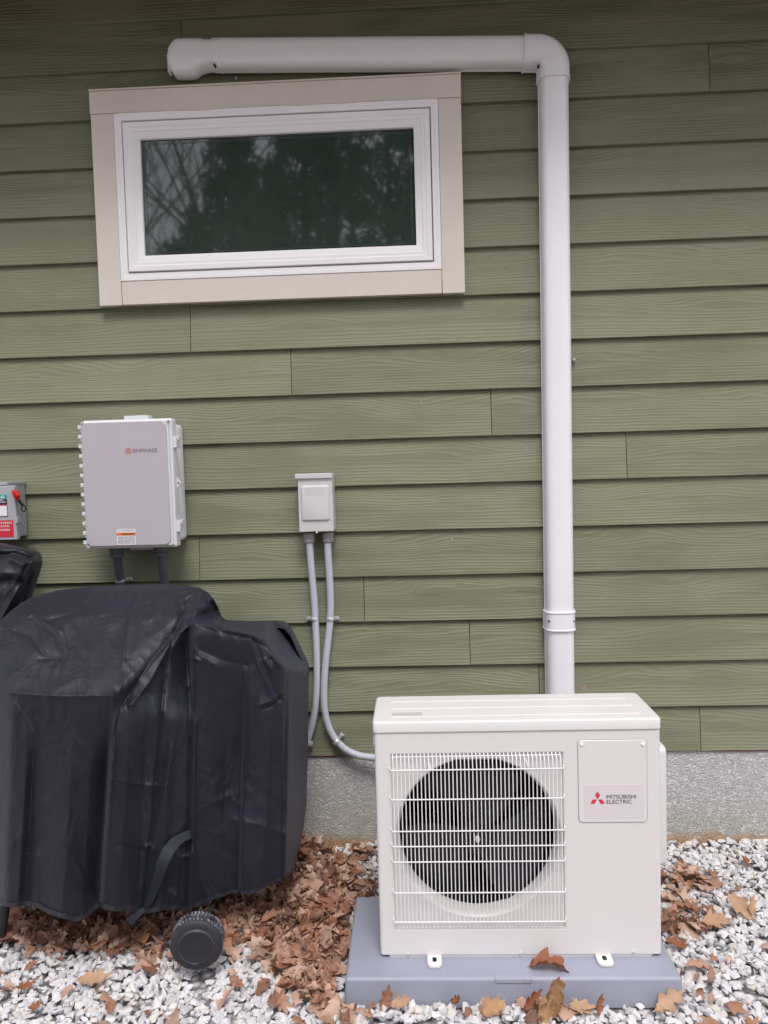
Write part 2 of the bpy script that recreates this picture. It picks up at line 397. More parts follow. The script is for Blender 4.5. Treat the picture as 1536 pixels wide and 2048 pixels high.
def strap(parent, p, ang, tabdir, r=0.0145, name='strap'):
    """one-hole conduit strap: band round the conduit, flat tab and screw"""
    b = MB(); c = Vector(p); t = Vector((math.sin(ang), 0, -math.cos(ang))); sdv = Vector((math.cos(ang), 0, math.sin(ang)))
    for h in (0,):
        ring = []
        for j, q in ((-0.007, 0), (-0.005, 0.0012), (0.0, 0.0004), (0.005, 0.0012), (0.007, 0)):
            ring.append([c+t*j+(sdv*math.cos(2*math.pi*k/16)+Vector((0, 1, 0))*math.sin(2*math.pi*k/16))*(r+0.0012+q) for k in range(16)])
        b.loft(ring)
    a0, a1 = r*0.7*tabdir, (r+0.021)*tabdir
    y0 = -0.004
    q = [c+sdv*a0-t*0.0075, c+sdv*a1-t*0.0075, c+sdv*a1+t*0.0075, c+sdv*a0+t*0.0075]
    b.loft([[Vector((v.x, y0, v.z)) for v in q], [Vector((v.x, y0-0.004, v.z)) for v in q]])
    o = b.build(name, M['steel'], parent, smooth=40)
    s = MB(); cc = c+sdv*(r+0.011)*tabdir; s.disc((cc.x, cc.z), 0.0048, y0-0.008, y0-0.003, 12)
    s.build('screw', M['steel'], o, smooth=40)
    return o

# ------------------------------------------------------------------ ground
g = MB(); g.add([(-70, -70, -0.03), (70, -70, -0.03), (70, 6, -0.03), (-70, 6, -0.03)], [(0, 1, 2, 3)])
def soil_material():
    m, n, b = newmat('leaf_strewn_soil'); tc = N(n, 'ShaderNodeTexCoord')
    f = noise(n, tc.outputs['Object'], 3, 8, 0.7)
    n.links.new(ramp(n, f, [(0.3, (0.09, 0.06, 0.035)), (0.5, (0.20, 0.13, 0.08)), (0.7, (0.30, 0.20, 0.13))]), b.inputs['Base Color'])
    b.inputs['Roughness'].default_value = 0.95; bump(n, b, noise(n, tc.outputs['Object'], 14, 6, 0.7), 1, 0.03); return m
def bed_material():
    m, n, b = newmat('gravel_bed'); tc = N(n, 'ShaderNodeTexCoord')
    v = N(n, 'ShaderNodeTexVoronoi'); v.inputs['Scale'].default_value = 38; n.links.new(tc.outputs['Object'], v.inputs['Vector'])
    sc = N(n, 'ShaderNodeSeparateColor'); n.links.new(v.outputs['Color'], sc.inputs[0])
    c = ramp(n, sc.outputs[0], [(0, (0.46, 0.46, 0.49)), (0.5, (0.66, 0.65, 0.67)), (1, (0.72, 0.69, 0.67))])
    mx = N(n, 'ShaderNodeMix', data_type='RGBA'); mx.blend_type = 'MULTIPLY'; mx.inputs[0].default_value = 1
    n.links.new(c, mx.inputs[6]); n.links.new(ramp(n, v.outputs['Distance'], [(0.3, (1, 1, 1)), (0.75, (0.3, 0.28, 0.28))]), mx.inputs[7])
    n.links.new(mx.outputs[2], b.inputs['Base Color']); b.inputs['Roughness'].default_value = 0.9
    bump(n, b, mathn(n, 'SUBTRACT', 1.0, v.outputs['Distance']), 1, 0.02); return m
tag(g.build('ground', soil_material()), kind='structure')
g = MB(); g.add([(-4.5, -3.8, -0.022), (4.5, -3.8, -0.022), (4.5, 0.1, -0.022), (-4.5, 0.1, -0.022)], [(0, 1, 2, 3)])
tag(g.build('gravel_path', bed_material()), kind='structure')

# ------------------------------------------------------------------ house
house = thing('house', 'house wall of sage green lap siding over a grey stucco foundation', 'house', (0, 0.1, 0))
XL, XR = -4.6, 4.6
def wx(px, py, Y=-0.02): return at(px, py, Y)
# window rectangles (x0, x1, z0, z1)
def rect4(tl, tr, br, bl, Y):
    a, b2, c, d = at(*tl, Y), at(*tr, Y), at(*br, Y), at(*bl, Y)
    return ((a.x+d.x)/2, (b2.x+c.x)/2, (c.z+d.z)/2, (a.z+b2.z)/2)
TRIM = rect4((181, 182), (922, 149), (929, 587), (197, 610), -0.024)
FRM = rect4((229, 228), (876, 196), (883, 541), (240, 560), -0.024)
SSH = rect4((245, 245), (860, 216), (865, 521), (257, 543), -0.020)
GLS = rect4((284, 283), (827, 258), (831, 493), (291, 512), 0.004)

JOINTS = {0: [(361, 60), (-900, 60), (2200, 60)], 1: [(1420, 130)], 2: [(-700, 200)], 3: [(2100, 300)], 4: [(-500, 400)],
          5: [(2400, 560)], 6: [(380, 660), (2000, 660)], 7: [(582, 750), (-800, 750)], 8: [(983, 830), (2300, 830)], 9: [(1254, 910), (-600, 910)],
          10: [(2200, 1010)], 11: [(398, 1116), (2000, 1116)], 12: [(728, 1200), (-700, 1200)], 13: [(940, 1285), (2300, 1285)], 14: [(1079, 1360), (-500, 1360)], 15: [(1402, 1460), (-900, 1460)]}
sb = MB(); gap = 0.0013
random.seed(3)
for k in range(-2, 16):
    zb = Z15+(15-k)*EXPO; ov = 0.03
    xs = [XL]+sorted(at(px, py, 0).x for px, py in JOINTS.get(k, []))+[XR]
    for i in range(len(xs)-1):
        a, b2 = xs[i]+(gap if i else 0), xs[i+1]-(gap if i < len(xs)-2 else 0)
        hole = (FRM[0]-0.03, FRM[1]+0.03, FRM[2]-0.03, FRM[3]+0.03)
        zt = zb+EXPO+ov
        def board(xa, xb, z0, z1):
            # face leans back towards the top; underside is a real lip
            f = lambda z: 0.0145*min(1.0, (z-zb)/EXPO)
            y0, y1 = f(z0), f(z1) if z1 <= zb+EXPO else 0.0145*(z1-zb)/EXPO
            vs = [(xa, y0+0.0012, z0), (xb, y0+0.0012, z0), (xb, y0, z0+0.0016), (xa, y0, z0+0.0016), (xa, y1, z1), (xb, y1, z1), (xa, y0+0.0145, z0), (xb, y0+0.0145, z0), (xa, y1+0.006, z1), (xb, y1+0.006, z1)]
            sb.add(vs, [(0, 1, 2, 3), (3, 2, 5, 4), (0, 6, 7, 1), (4, 5, 9, 8), (6, 8, 9, 7), (0, 3, 4, 8, 6), (1, 7, 9, 5, 2)])
        if zb < hole[3] and zt > hole[2] and a < hole[1] and b2 > hole[0]:
            if a < hole[0]: board(a, hole[0], zb, zt)
            if b2 > hole[1]: board(hole[1], b2, zb, zt)
            xa, xb = max(a, hole[0]), min(b2, hole[1])
            if zt > hole[3]: board(xa+0.0003, xb-0.0003, max(hole[3], zb), zt)
            if zb < hole[2]: board(xa+0.0003, xb-0.0003, zb, hole[2])
        else:
            board(a, b2, zb, zt)
siding = sb.build('siding', M['siding'], house)
# sheathing behind, with the window opening left out
sh = MB(); y0, y1 = 0.030, 0.12
sh.box(XL, FRM[0]-0.02, y0, y1, Z15+0.01, 3.62); sh.box(FRM[1]+0.02, XR, y0, y1, Z15+0.01, 3.62)
sh.box(FRM[0]-0.02, FRM[1]+0.02, y0, y1, Z15+0.01, FRM[2]-0.02); sh.box(FRM[0]-0.02, FRM[1]+0.02, y0, y1, FRM[3]+0.02, 3.62)
sh.build('sheathing', M['dark_back'], house)
# foundation
fb = MB(); fb.box(XL, XR, 0.010, 0.3, -0.4, Z15+0.004); fb.build('foundation', M['foundation'], house)
# red membrane strip peeping out below the siding
mb = MB()
for (a, b2) in ((604, 690), (1410, 1560)):
    mb = MB()
    pts = [(at(a+(b2-a)*t, 1510, 0).x, Z15-0.002-0.0025*math.sin(t*3.0)) for t in np.linspace(0, 1, 9)]
    mb.loft([[(x, 0.0035, z), (x, 0.0035, Z15+0.004), (x, 0.0055, Z15+0.004), (x, 0.0055, z)] for x, z in pts])
    mb.build('membrane_strip', M['membrane'], house)

# eave (outside the picture; shades the top of the wall)
ZE = 3.37
eb = MB(); eb.box(XL, XR, -0.54, 0.02, ZE, ZE+0.02); eb.build('soffit', M['soffit'], house)
eb = MB(); eb.box(XL, XR, -0.58, -0.542, ZE-0.03, ZE+0.20); eb.build('fascia', M['trim'], house)
eb = MB(); eb.add([(XL, -0.64, ZE+0.2), (XR, -0.64, ZE+0.2), (XR, 3.5, ZE+1.9), (XL, 3.5, ZE+1.9), (XL, -0.64, ZE+0.23), (XR, -0.64, ZE+0.23), (XR, 3.5, ZE+1.93), (XL, 3.5, ZE+1.93)], [(0, 1, 2, 3), (4, 7, 6, 5), (0, 4, 5, 1), (2, 6, 7, 3), (0, 3, 7, 4), (1, 5, 6, 2)])
eb.build('roof', M['soffit'], house)

# window
wb = MB()
wf = FRM
gx = SSH[0]-FRM[0]; gz = SSH[2]-FRM[2]
wb.frame(FRM, [(0.0, 0.02), (0.0, -0.0245), (0.0015, -0.026), (gx*0.45, -0.026), (gx*0.5, -0.0245), (gx-0.0035, -0.0245), (gx-0.0025, -0.022), (gx-0.0025, 0.0)])
window = wb.build('window', M['vinyl'], house, smooth=30)
wb = MB(); d1 = (GLS[0]-SSH[0])
wb.frame(SSH, [(0.0008, 0.0), (0.0008, -0.021), (0.002, -0.0225), (d1*0.30, -0.0225), (d1*0.36, -0.0195), (d1*0.55, -0.0195), (d1*0.60, -0.0165), (d1*0.93, -0.012), (d1*0.985, -0.009), (d1*0.985, 0.006)])
wb.build('sash', M['vinyl'], window, smooth=30)
# dark-grey ring painted as the shade in the gap between frame and sash
wb = MB(); wb.frame((FRM[0]+gx*0.5, FRM[1]-gx*0.5, FRM[2]+gx*0.5, FRM[3]-gx*0.5), [(0, -0.012), (gx, -0.012)]); wb.build('gap_shade_ring', simple('grey_gap_shade', (0.28, 0.27, 0.28), 0.7), window)
wb = MB(); wb.add([(GLS[0]-0.01, 0.004, GLS[2]-0.01), (GLS[1]+0.01, 0.004, GLS[2]-0.01), (GLS[1]+0.01, 0.004, GLS[3]+0.01), (GLS[0]-0.01, 0.004, GLS[3]+0.01),
        (GLS[0]-0.01, 0.012, GLS[2]-0.01), (GLS[1]+0.01, 0.012, GLS[2]-0.01), (GLS[1]+0.01, 0.012, GLS[3]+0.01), (GLS[0]-0.01, 0.012, GLS[3]+0.01)], [(0, 1, 2, 3), (4, 7, 6, 5), (0, 4, 5, 1), (2, 6, 7, 3), (0, 3, 7, 4), (1, 5, 6, 2)])
wb.build('pane', M['glass'], window)
wb = MB(); wb.frame((GLS[0], GLS[1], GLS[2], GLS[3]), [(0.009, 0.0032), (0.0105, 0.0030)]); wb.frame((GLS[0], GLS[1], GLS[2], GLS[3]), [(0.014, 0.0032), (0.015, 0.0030)])
wb.build('glazing_edge_lines', simple('grey_green_edge_lines', (0.055, 0.075, 0.07), 0.4), window)  # thin lines drawn on the pane for the double-glazing edge reflections
T = 0.024
tt = at(300, 225, -0.024).z
ztop_in = (at(206, 228, -T).z+at(890, 192, -T).z)/2
b = MB(); b.box(TRIM[0]-0.002, TRIM[1]+0.001, -T-0.001, 0.02, FRM[3]+0.0015, TRIM[3]); b.build('trim_board', M['trim'], window, bevel=0.0015)
b = MB(); b.box(TRIM[0], FRM[0]-0.001, -T, 0.02, TRIM[2], FRM[3]); b.build('trim_board', M['trim'], window, bevel=0.0015)
b = MB(); b.box(FRM[1]+0.001, TRIM[1], -T, 0.02, TRIM[2], FRM[3]); b.build('trim_board', M['trim'], window, bevel=0.0015)
b = MB(); b.box(FRM[0]+0.001, FRM[1]-0.001, -T+0.0005, 0.02, TRIM[2]+0.001, FRM[2]-0.001); b.build('trim_board', M['trim'], window, bevel=0.0015)
b = MB(); b.box(TRIM[0]-0.003, TRIM[1]+0.003, -T-0.006, 0.02, TRIM[3]+0.0005, TRIM[3]+0.006); b.build('drip_cap', M['trim'], window, bevel=0.001)
# caulk bead between top trim and frame
pts = [Vector((FRM[0]+(FRM[1]-FRM[0])*t, -0.026, FRM[3]+0.001+0.0015*math.sin(t*17)+0.001*math.sin(t*41))) for t in np.linspace(0, 1, 60)]
b = MB(); b.tube(pts, 0.0032, 6); b.build('caulk_bead', M['caulk'], window, smooth=60)

# ------------------------------------------------------------------ line-set cover (white duct)
duct = thing('duct_cover', 'white plastic line set duct running above the window and down to the outdoor unit', 'duct', at(1108, 1385, 0))
def dprof(hw, d, n=3.4, k=14):
    o = [(hw+0.002, 0.0), (hw+0.002, -0.006), (hw, -0.008)]
    for i in range(1, 2*k):
        t = math.pi*i/(2*k); c, s_ = math.cos(t), math.sin(t)
        x = hw*math.copysign(abs(c)**(2/n), c); y = -0.008-(d-0.008)*abs(s_)**(2/n)
        o.append((x, y))
    o += [(-hw, -0.008), (-hw-0.002, -0.006), (-hw-0.002, 0.0)]
    return o
def sweep(b, path, prof, scales=None):
    """path: list of 2D (x,z); profile across / out of the wall"""
    rings = []
    for i, p in enumerate(path):
        p = Vector(p); t = (Vector(path[min(i+1, len(path)-1)])-Vector(path[max(i-1, 0)])).normalized()
        nn = Vector((-t.y, t.x)); sc = scales[i] if scales else 1
        rings.append([(p.x+nn.x*q[0]*sc, q[1]*sc, p.y+nn.y*q[0]*sc) for q in prof])
    b.loft(rings)
DD = 0.072
vt = (at(1079, 165, -0.03)+at(1136.5, 165, -0.03))/2; vb = (at(1092.5, 1380, -0.03)+at(1150, 1380, -0.03))/2
HW = ((at(1136.5, 165, -0.03)-at(1079, 165, -0.03)).x+(at(1150, 1380, -0.03)-at(1092.5, 1380, -0.03)).x)/4-0.001
dirv = (vb-vt)
def hz(px, pt, pb):
    a, b2 = at(px, pt, -0.05), at(px, pb, -0.004); return Vector((a.x, (a.z+b2.z)/2)), (a.z-b2.z)/2
h0, hw0 = hz(450, 77, 141); h1, hw1 = hz(1050, 71, 139)
HH = (hw0+hw1)/2
dh = (h1-h0).normalized()
V2 = lambda v: Vector((v.x, v.z))
# corner = intersection of the two centre lines
dv2 = (V2(vb)-V2(vt)).normalized()
A_ = V2(vt); den = dh.x*dv2.y-dh.y*dv2.x
s_ = ((A_.x-h0.x)*dv2.y-(A_.y-h0.y)*dv2.x)/den; corner = h0+dh*s_
bv = MB(); zend = 0.30
t_end = (zend-corner.y)/dv2.y
sweep(bv, [corner+dv2*0.06, corner+dv2*(t_end/2), corner+dv2*t_end], dprof(HW, DD)); bv.build('duct_channel', M['duct'], duct, smooth=35)
bh = MB(); sweep(bh, [h0-dh*0.05, (h0+corner)/2, corner-dh*0.06], dprof(HW, DD)); bh.build('duct_channel', M['duct'], duct, smooth=35)
be = MB(); rr = 0.062; path = []
for t in (0.112, 0.107, 0.106, 0.09): path.append(corner-dh*t)
c0 = corner-dh*rr+dv2*rr
for k in range(0, 13):
    a = R(90*k/12); path.append(c0-dv2*rr*math.cos(a)+dh*rr*math.sin(a))
for t in (0.085, 0.098, 0.099, 0.104): path.append(corner+dv2*t)
sc = [1.03, 1.04, 1.0, 1.0]+[1.0]*13+[1.0, 1.0, 1.04, 1.03]
sweep(be, path, dprof(HW+0.0045, DD+0.004), sc); elbow = be.build('elbow', M['duct'], duct, smooth=35)
# coupling sleeve
cz = [at(1121, y, -0.04).z for y in (1222, 1259)]
P = lambda z: corner+dv2*((z-corner.y)/dv2.y)
bc = MB(); zz = [cz[0]+0.001, cz[0], cz[0]-0.004, cz[0]-0.006, (cz[0]+cz[1])/2, cz[1]+0.006, cz[1]+0.004, cz[1], cz[1]-0.001]
sweep(bc, [P(z) for z in zz], dprof(HW+0.004, DD+0.004), [0.99, 1.045, 1.045, 1.01, 1.01, 1.01, 1.045, 1.045, 0.99])
coup = bc.build('coupling', M['duct'], duct, smooth=35)
for px in (1098, 1147):
    q = at(px, 1242, -0.06); s1 = MB(); s1.disc((q.x, q.z), 0.0045, -0.067, -0.05, 12); s1.build('screw_slot', M['hole'], coup)
for px, py in ((1077, 132), (1133, 132)):
    q = at(px, py, -0.062); s1 = MB(); s1.disc((q.x, q.z), 0.004, -0.066, -0.05, 12); s1.build('screw_slot', M['hole'], elbow)
# end cap
cap = [(447, 75.5), (444, 142), (430, 142.5), (413, 144), (398, 149), (390, 155), (380, 158), (352, 158), (343, 151), (337, 139), (336, 118), (339, 100), (341, 88), (348, 78), (358, 74), (402, 73), (411, 75.5), (425, 76)]
o2 = [(at(x, y, -0.045).x, at(x, y, -0.070 if y < 95 else (-0.010 if y > 125 else -0.04)).z) for x, y in cap]
o2 = [tuple(v)[:2] for v in [(p.x, p.z) for p in catmull([(a, 0, b2) for a, b2 in o2+[o2[0]]], 4)][:-1]]
# orientation check so that inset() shrinks
ar = sum(o2[i-1][0]*o2[i][1]-o2[i][0]*o2[i-1][1] for i in range(len(o2)))
if ar < 0: o2 = o2[::-1]
ccx = sum(p[0] for p in o2)/len(o2); ccz = sum(p[1] for p in o2)/len(o2)
def shr(d):
    hx, hz_ = 0.10, 0.075
    return [(ccx+(p[0]-ccx)*(1-d/hx), ccz+(p[1]-ccz)*(1-d/hz_)) for p in o2]
rings = [[(x, y, z) for x, z in shr(d)] for d, y in ((0, 0.0), (0, -0.050), (0.0025, -0.062), (0.007, -0.071), (0.015, -0.077), (0.03, -0.0795))]
bb = MB(); bb.loft(rings); ec = bb.build('end_cap', M['duct'], duct, smooth=50)
q = at(429, 130, -0.075); s1 = MB(); s1.disc((q.x, q.z), 0.004, -0.0815, -0.06, 12); s1.build('screw_slot', M['hole'], ec)
q = at(337, 114, -0.03); s1 = MB(); s1.box(q.x-0.006, q.x+0.004, -0.03, 0.0, q.z-0.055, q.z+0.012); s1.build('mounting_flange', M['duct'], duct, bevel=0.003)
for px, py in ((336, 113),):
    q = at(px, py, -0.03); s1 = MB(); s1.disc((q.x-0.001, q.z), 0.005, -0.036, -0.02, 10); s1.build('screw', M['steel'], duct, smooth=40)
# loose fixings on the wall
for px, py, r, lab in ((1148, 719.5, 0.0062, 'silver washer-head screw in the siding just right of the tall white duct'), (472, 156, 0.004, 'small screw in the siding between the horizontal duct and the window')):
    q = at(px, py, -0.006); s1 = MB(); s1.disc((q.x, q.z), r, -0.010, 0.004, 14); s1.disc((q.x, q.z), r*0.45, -0.014, -0.009, 8)
    tag(s1.build('wall_screw', M['steel'], smooth=40), lab, 'screw')

# ------------------------------------------------------------------ combiner box
YB = -0.185
comb = thing('combiner_box', 'large pale grey hinged solar combiner enclosure with orange warning label on the siding', 'electrical box', at(265, 1095, 0))
def Pq(px, py, Y): v = at(px, py, Y); return (v.x, v.z)
f_tl, f_tr, f_br, f_bl = Pq(160, 842, YB), Pq(341, 834, YB), Pq(352, 1096, YB), Pq(171, 1099, YB)
x0, x1, z0, z1 = (f_tl[0]+f_bl[0])/2, (f_tr[0]+f_br[0])/2, (f_bl[1]+f_br[1])/2, (f_tl[1]+f_tr[1])/2
bx1 = (at(358, 860, -0.05).x+at(366, 1075, -0.05).x)/2
b = MB(); b.loft(plate(rrect(x0+0.012, bx1, z0+0.014, z1-0.016, 0.018), [(0, -0.002), (0, -0.125), (0.0, -0.127)])); b.build('back_box', M['box_white'], comb, smooth=35, bevel=0.002)
b = MB(); b.loft(plate(rrect(x0, x1, z0, z1, 0.010), [(0, -0.127), (0, -0.160), (0.002, -0.168), (0.010, -0.172), (0.011, -0.180)])); lid = b.build('door', M['box_white'], comb, smooth=35)
px0, px1 = (Pq(160, 850, YB)[0]+Pq(171, 1085, YB)[0])/2+0.003, (Pq(331, 850, YB)[0]+Pq(343, 1085, YB)[0])/2
pz0, pz1 = (Pq(200, 1094, YB)[1]+Pq(320, 1089, YB)[1])/2, (Pq(200, 846, YB)[1]+Pq(320, 840, YB)[1])/2
b = MB(); b.loft(plate(rrect(px0, px1, pz0, pz1, 0.026, 8), [(0, -0.178), (0, YB+0.002), (0.002, YB)])); b.build('door_panel', M['box_face'], lid, smooth=35)
# corner screws
for sx, sz in ((px0+0.004, z1-0.010), (x1-0.012, z1-0.012), (px0+0.006, z0+0.008), (x1-0.014, z0+0.012)):
    s1 = MB(); s1.disc((sx, sz), 0.0055, -0.186, -0.17, 12); s1.disc((sx, sz), 0.002, -0.1875, -0.1855, 8); s1.build('corner_screw', M['steel'], lid, smooth=40)
# hinge knuckles on the left
for k in range(13):
    zc = z1-0.024-(z1-z0-0.05)*k/12
    b = MB(); b.box(x0-0.013, x0+0.004, -0.176, -0.146, zc-0.007, zc+0.007); b.box(x0-0.007, x0+0.004, -0.172, -0.150, zc-0.016, zc-0.007)
    b.build('hinge_knuckle', M['box_white'], comb, bevel=0.0015)
# latches and padlock tab on the right
for py in (885, 1052):
    q = at(350 + (py-885)*0.045, py, -0.14)
    b = MB(); b.box(x1-0.004, x1+0.012, -0.165, -0.120, q.z-0.020, q.z+0.020); b.box(x1+0.006, x1+0.016, -0.150, -0.118, q.z+0.008, q.z+0.024); b.build('latch', M['box_white'], comb, bevel=0.002)
q = at(355, 966, -0.14)
b = MB(); b.loft([[(x1-0.003, y, q.z+0.026), (x1-0.003, y, q.z-0.026), (x1+0.016, y, q.z)] for y in (-0.134, -0.142)]); pt = b.build('padlock_tab', M['box_white'], comb, bevel=0.001)
b = MB(); b.disc((x1+0.006, q.z), 0.0042, -0.1432, -0.1405, 12); b.build('hole', simple('grey_hole', (0.2, 0.2, 0.22), 0.8), pt)
# mounting tabs
for (pa, pb, zt, up) in ((249, 303, z1, 1), (262, 310, z0, -1)):
    xa, xb = at(pa, 835 if up > 0 else 1100, -0.03).x, at(pb, 835 if up > 0 else 1100, -0.03).x
    za, zb_ = (z1-0.03, z1+0.004+0.018) if up > 0 else (z0-0.020, z0+0.03)
    ol = [(xa+0.006, za if up < 0 else zb_), (xb-0.006, za if up < 0 else zb_), (xb, zb_ if up < 0 else za), (xa, zb_ if up < 0 else za)]
    b = MB(); b.loft([[(x, y, z) for x, z in ol] for y in (-0.002, -0.05)]); b.build('mounting_tab', M['box_white'], comb, bevel=0.002)
# emblem and lettering
lc = Pq(256.5, 902, YB); r0 = 0.0112
b = MB()
def arc_band(b, c, ra, rb, a0, a1, y, n=24):
    vs = []; fs = []
    for i in range(n+1):
        a = R(a0+(a1-a0)*i/n)
        for r_ in (ra, rb): vs.append((c[0]+r_*math.cos(a), y, c[1]+r_*math.sin(a)))
    for i in range(n): fs.append((2*i, 2*i+1, 2*i+3, 2*i+2))
    b.add(vs, fs)
arc_band(b, lc, r0*0.82, r0, 8, 352, YB-0.001)
arc_band(b, lc, r0*0.46, r0*0.60, 20, 160, YB-0.001); arc_band(b, lc, r0*0.46, r0*0.60, 200, 340, YB-0.001)
b.add([(lc[0]-r0*0.8, YB-0.001, lc[1]-r0*0.08), (lc[0]+r0*0.8, YB-0.001, lc[1]-r0*0.08), (lc[0]+r0*0.8, YB-0.001, lc[1]+r0*0.08), (lc[0]-r0*0.8, YB-0.001, lc[1]+r0*0.08)], [(0, 1, 2, 3)])
b.build('emblem', M['logo_coral'], lid)
ta, tb = Pq(266, 906, YB), Pq(315, 897, YB)
text('lettering', 'ENPHASE', ta[0], tb[0], lc[1]-0.0066, lc[1]+0.0072, YB-0.001, M['ink_grey'], lid, 0.0)
# warning label
la, lb = Pq(233, 1059, YB), Pq(272, 1089, YB)
b = MB(); b.box(la[0], lb[0], YB-0.0008, YB+0.0005, lb[1], la[1]); wl = b.build('warning_label', M['white_label'], lid)
hh = la[1]-lb[1]
b = MB(); b.box(la[0]+0.0003, lb[0]-0.0003, YB-0.0014, YB-0.0006, la[1]-hh*0.40, la[1]-hh*0.21); b.build('orange_band', M['orange'], wl)
text('lettering', 'WARNING', la[0]+(lb[0]-la[0])*0.24, lb[0]-0.004, la[1]-hh*0.375, la[1]-hh*0.235, YB-0.0019, M['ink'], wl, 0.02)
for i, s1 in enumerate(('AC COMBINER BOX', 'ELECTRIC SHOCK HAZARD', 'TERMINALS ON BOTH THE', 'LINE AND LOAD SIDES MAY', 'BE ENERGIZED IN THE', 'OPEN POSITION')):
    zz_ = [0.05, 0.46, 0.56, 0.66, 0.76, 0.86][i]
    text('small_print', s1, la[0]+0.004, lb[0]-0.004, la[1]-hh*(zz_+0.075), la[1]-hh*zz_, YB-0.0014, M['ink'], wl)

# the two dark conduits below it
def conduit(name_label, pts, r, mat, fitting, straps, group=None):
    t = thing('conduit', name_label, 'conduit', (pts[-1][0], -0.02, pts[-1][2]), group)
    b = MB(); b.tube(catmull(pts, 8), r, 14); b.build('pipe', mat, t, smooth=60)
    p = Vector(pts[0])
    if fitting:
        b = MB(); rg = []
        for dz, rr_ in ((0.004, r*1.55), (-0.016, r*1.55), (-0.018, r*1.45), (-0.020, r*1.62), (-0.030, r*1.55), (-0.034, r*1.2)):
            rg.append([(p.x+rr_*math.cos(2*math.pi*k/18), p.y+rr_*math.sin(2*math.pi*k/18), p.z+dz) for k in range(18)])
        b.loft(rg); b.build('fitting', fitting, t, smooth=40)
    for (q, ang, td) in straps: strap(t, q, ang, td, r)
    return t
c1 = [at(233, 1098, -0.09), at(236, 1130, -0.07), at(241, 1165, -0.035), at(243, 1230, -0.022), at(246, 1320, -0.02), at(250, 1500, -0.02)]
conduit('shaded dark slate conduit under the left of the hinged solar box, with a bright strap', c1, 0.0165, M['conduit_shaded'], M['conduit_shaded'], [(at(241, 1161, -0.036), 0.05, 1)], 'dark conduits below the solar box')
c2 = [at(321, 1096, -0.09), at(325, 1130, -0.07), at(329, 1165, -0.04), at(331, 1230, -0.022), at(333, 1320, -0.02), at(336, 1500, -0.02)]
conduit('shaded dark slate conduit under the right of the hinged solar box, without a strap', c2, 0.0165, M['conduit_shaded'], M['conduit_shaded'], [], 'dark conduits below the solar box')

# ------------------------------------------------------------------ small disconnect box
dis = thing('disconnect_box', 'small light grey air conditioner disconnect box with overhanging cap on the siding', 'electrical box', at(630, 1065, 0))
YD = -0.085
a = Pq(595, 962, YD); b_ = Pq(665, 960, YD); c_ = Pq(667, 1062, YD); d_ = Pq(599, 1065, YD)
x0, x1 = (a[0]+d_[0])/2, (b_[0]+c_[0])/2; z0, z1 = (c_[1]+d_[1])/2, (Pq(590, 948, YD-0.006)[1]+Pq(664, 946, YD-0.006)[1])/2
b = MB(); b.box(x0, x1, YD, -0.002, z0, z1-0.004); bodyd = b.build('body', M['box_grey'], dis, bevel=0.0025)
b = MB(); b.box(x0-0.009, x1+0.001, YD-0.008, -0.001, z1-0.019, z1); b.build('cap', M['box_grey'], dis, bevel=0.0025)
pa, pb = Pq(601, 971, YD), Pq(660, 1041, YD)
b = MB(); b.loft(plate(rrect(pa[0], pb[0], pb[1], pa[1]-0.001, 0.009, 5), [(0, YD+0.001), (0.0, YD-0.0015), (0.005, YD-0.0065), (0.006, YD-0.0068)])); b.build('raised_panel', M['box_grey'], dis, smooth=25)
pa2, pb2 = Pq(609, 975, YD), Pq(650, 990, YD)
b = MB(); b.loft(plate(rrect(pa2[0], pb2[0], pb2[1], pa2[1], 0.003, 3), [(0, YD-0.006), (0.0006, YD-0.0072)])); b.build('embossed_plaque', M['box_grey'], dis, smooth=25)
q = Pq(633, 1063, YD)
b = MB(); b.box(q[0]-0.008, q[0]+0.008, YD-0.0010, YD+0.003, z0+0.001, z0+0.004); b.build('hasp_slot', M['hole'], dis)
b = MB(); b.disc((q[0]+0.001, z0-0.001), 0.0055, YD-0.004, YD+0.006, 12); b.build('hasp', M['box_grey'], dis, smooth=40)
r_ = 0.0136
yq = -0.040
cl_ = [at(618, 1068, yq), at(620, 1100, yq), at(624, 1150, -0.03), at(628.5, 1200, -0.024), at(631, 1245, -0.022), at(633.5, 1310, -0.024), at(633.5, 1370, -0.028), at(629, 1425, -0.03), at(618, 1470, -0.028), at(604, 1505, -0.025), at(585, 1540, -0.02), at(560, 1565, -0.02)]
conduit('grey conduit, left of the pair under the disconnect box, curving behind the grill', cl_, r_, M['conduit'], M['fitting'],
        [(at(629, 1238, -0.022), 0.02, -1), (at(618.5, 1485, -0.027), -0.45, -1)], 'grey conduits below the disconnect box')
cr_ = [at(656, 1067, yq), at(656, 1100, yq), at(659, 1150, -0.03), at(661.5, 1200, -0.024), at(660, 1245, -0.022), at(653, 1310, -0.024), at(648.5, 1365, -0.028), at(649.5, 1420, -0.03), at(661, 1462, -0.030), at(684, 1493, -0.03), at(715, 1510, -0.035), at(755, 1516, -0.045), at(810, 1520, -0.06), at(850, 1520, -0.2)]
conduit('grey conduit, right of the pair under the disconnect box, sweeping behind the outdoor unit', cr_, r_, M['conduit'], M['fitting'],
        [(at(660.5, 1238, -0.022), 0.0, 1), (at(673, 1483, -0.030), 0.75, 1)], 'grey conduits below the disconnect box')

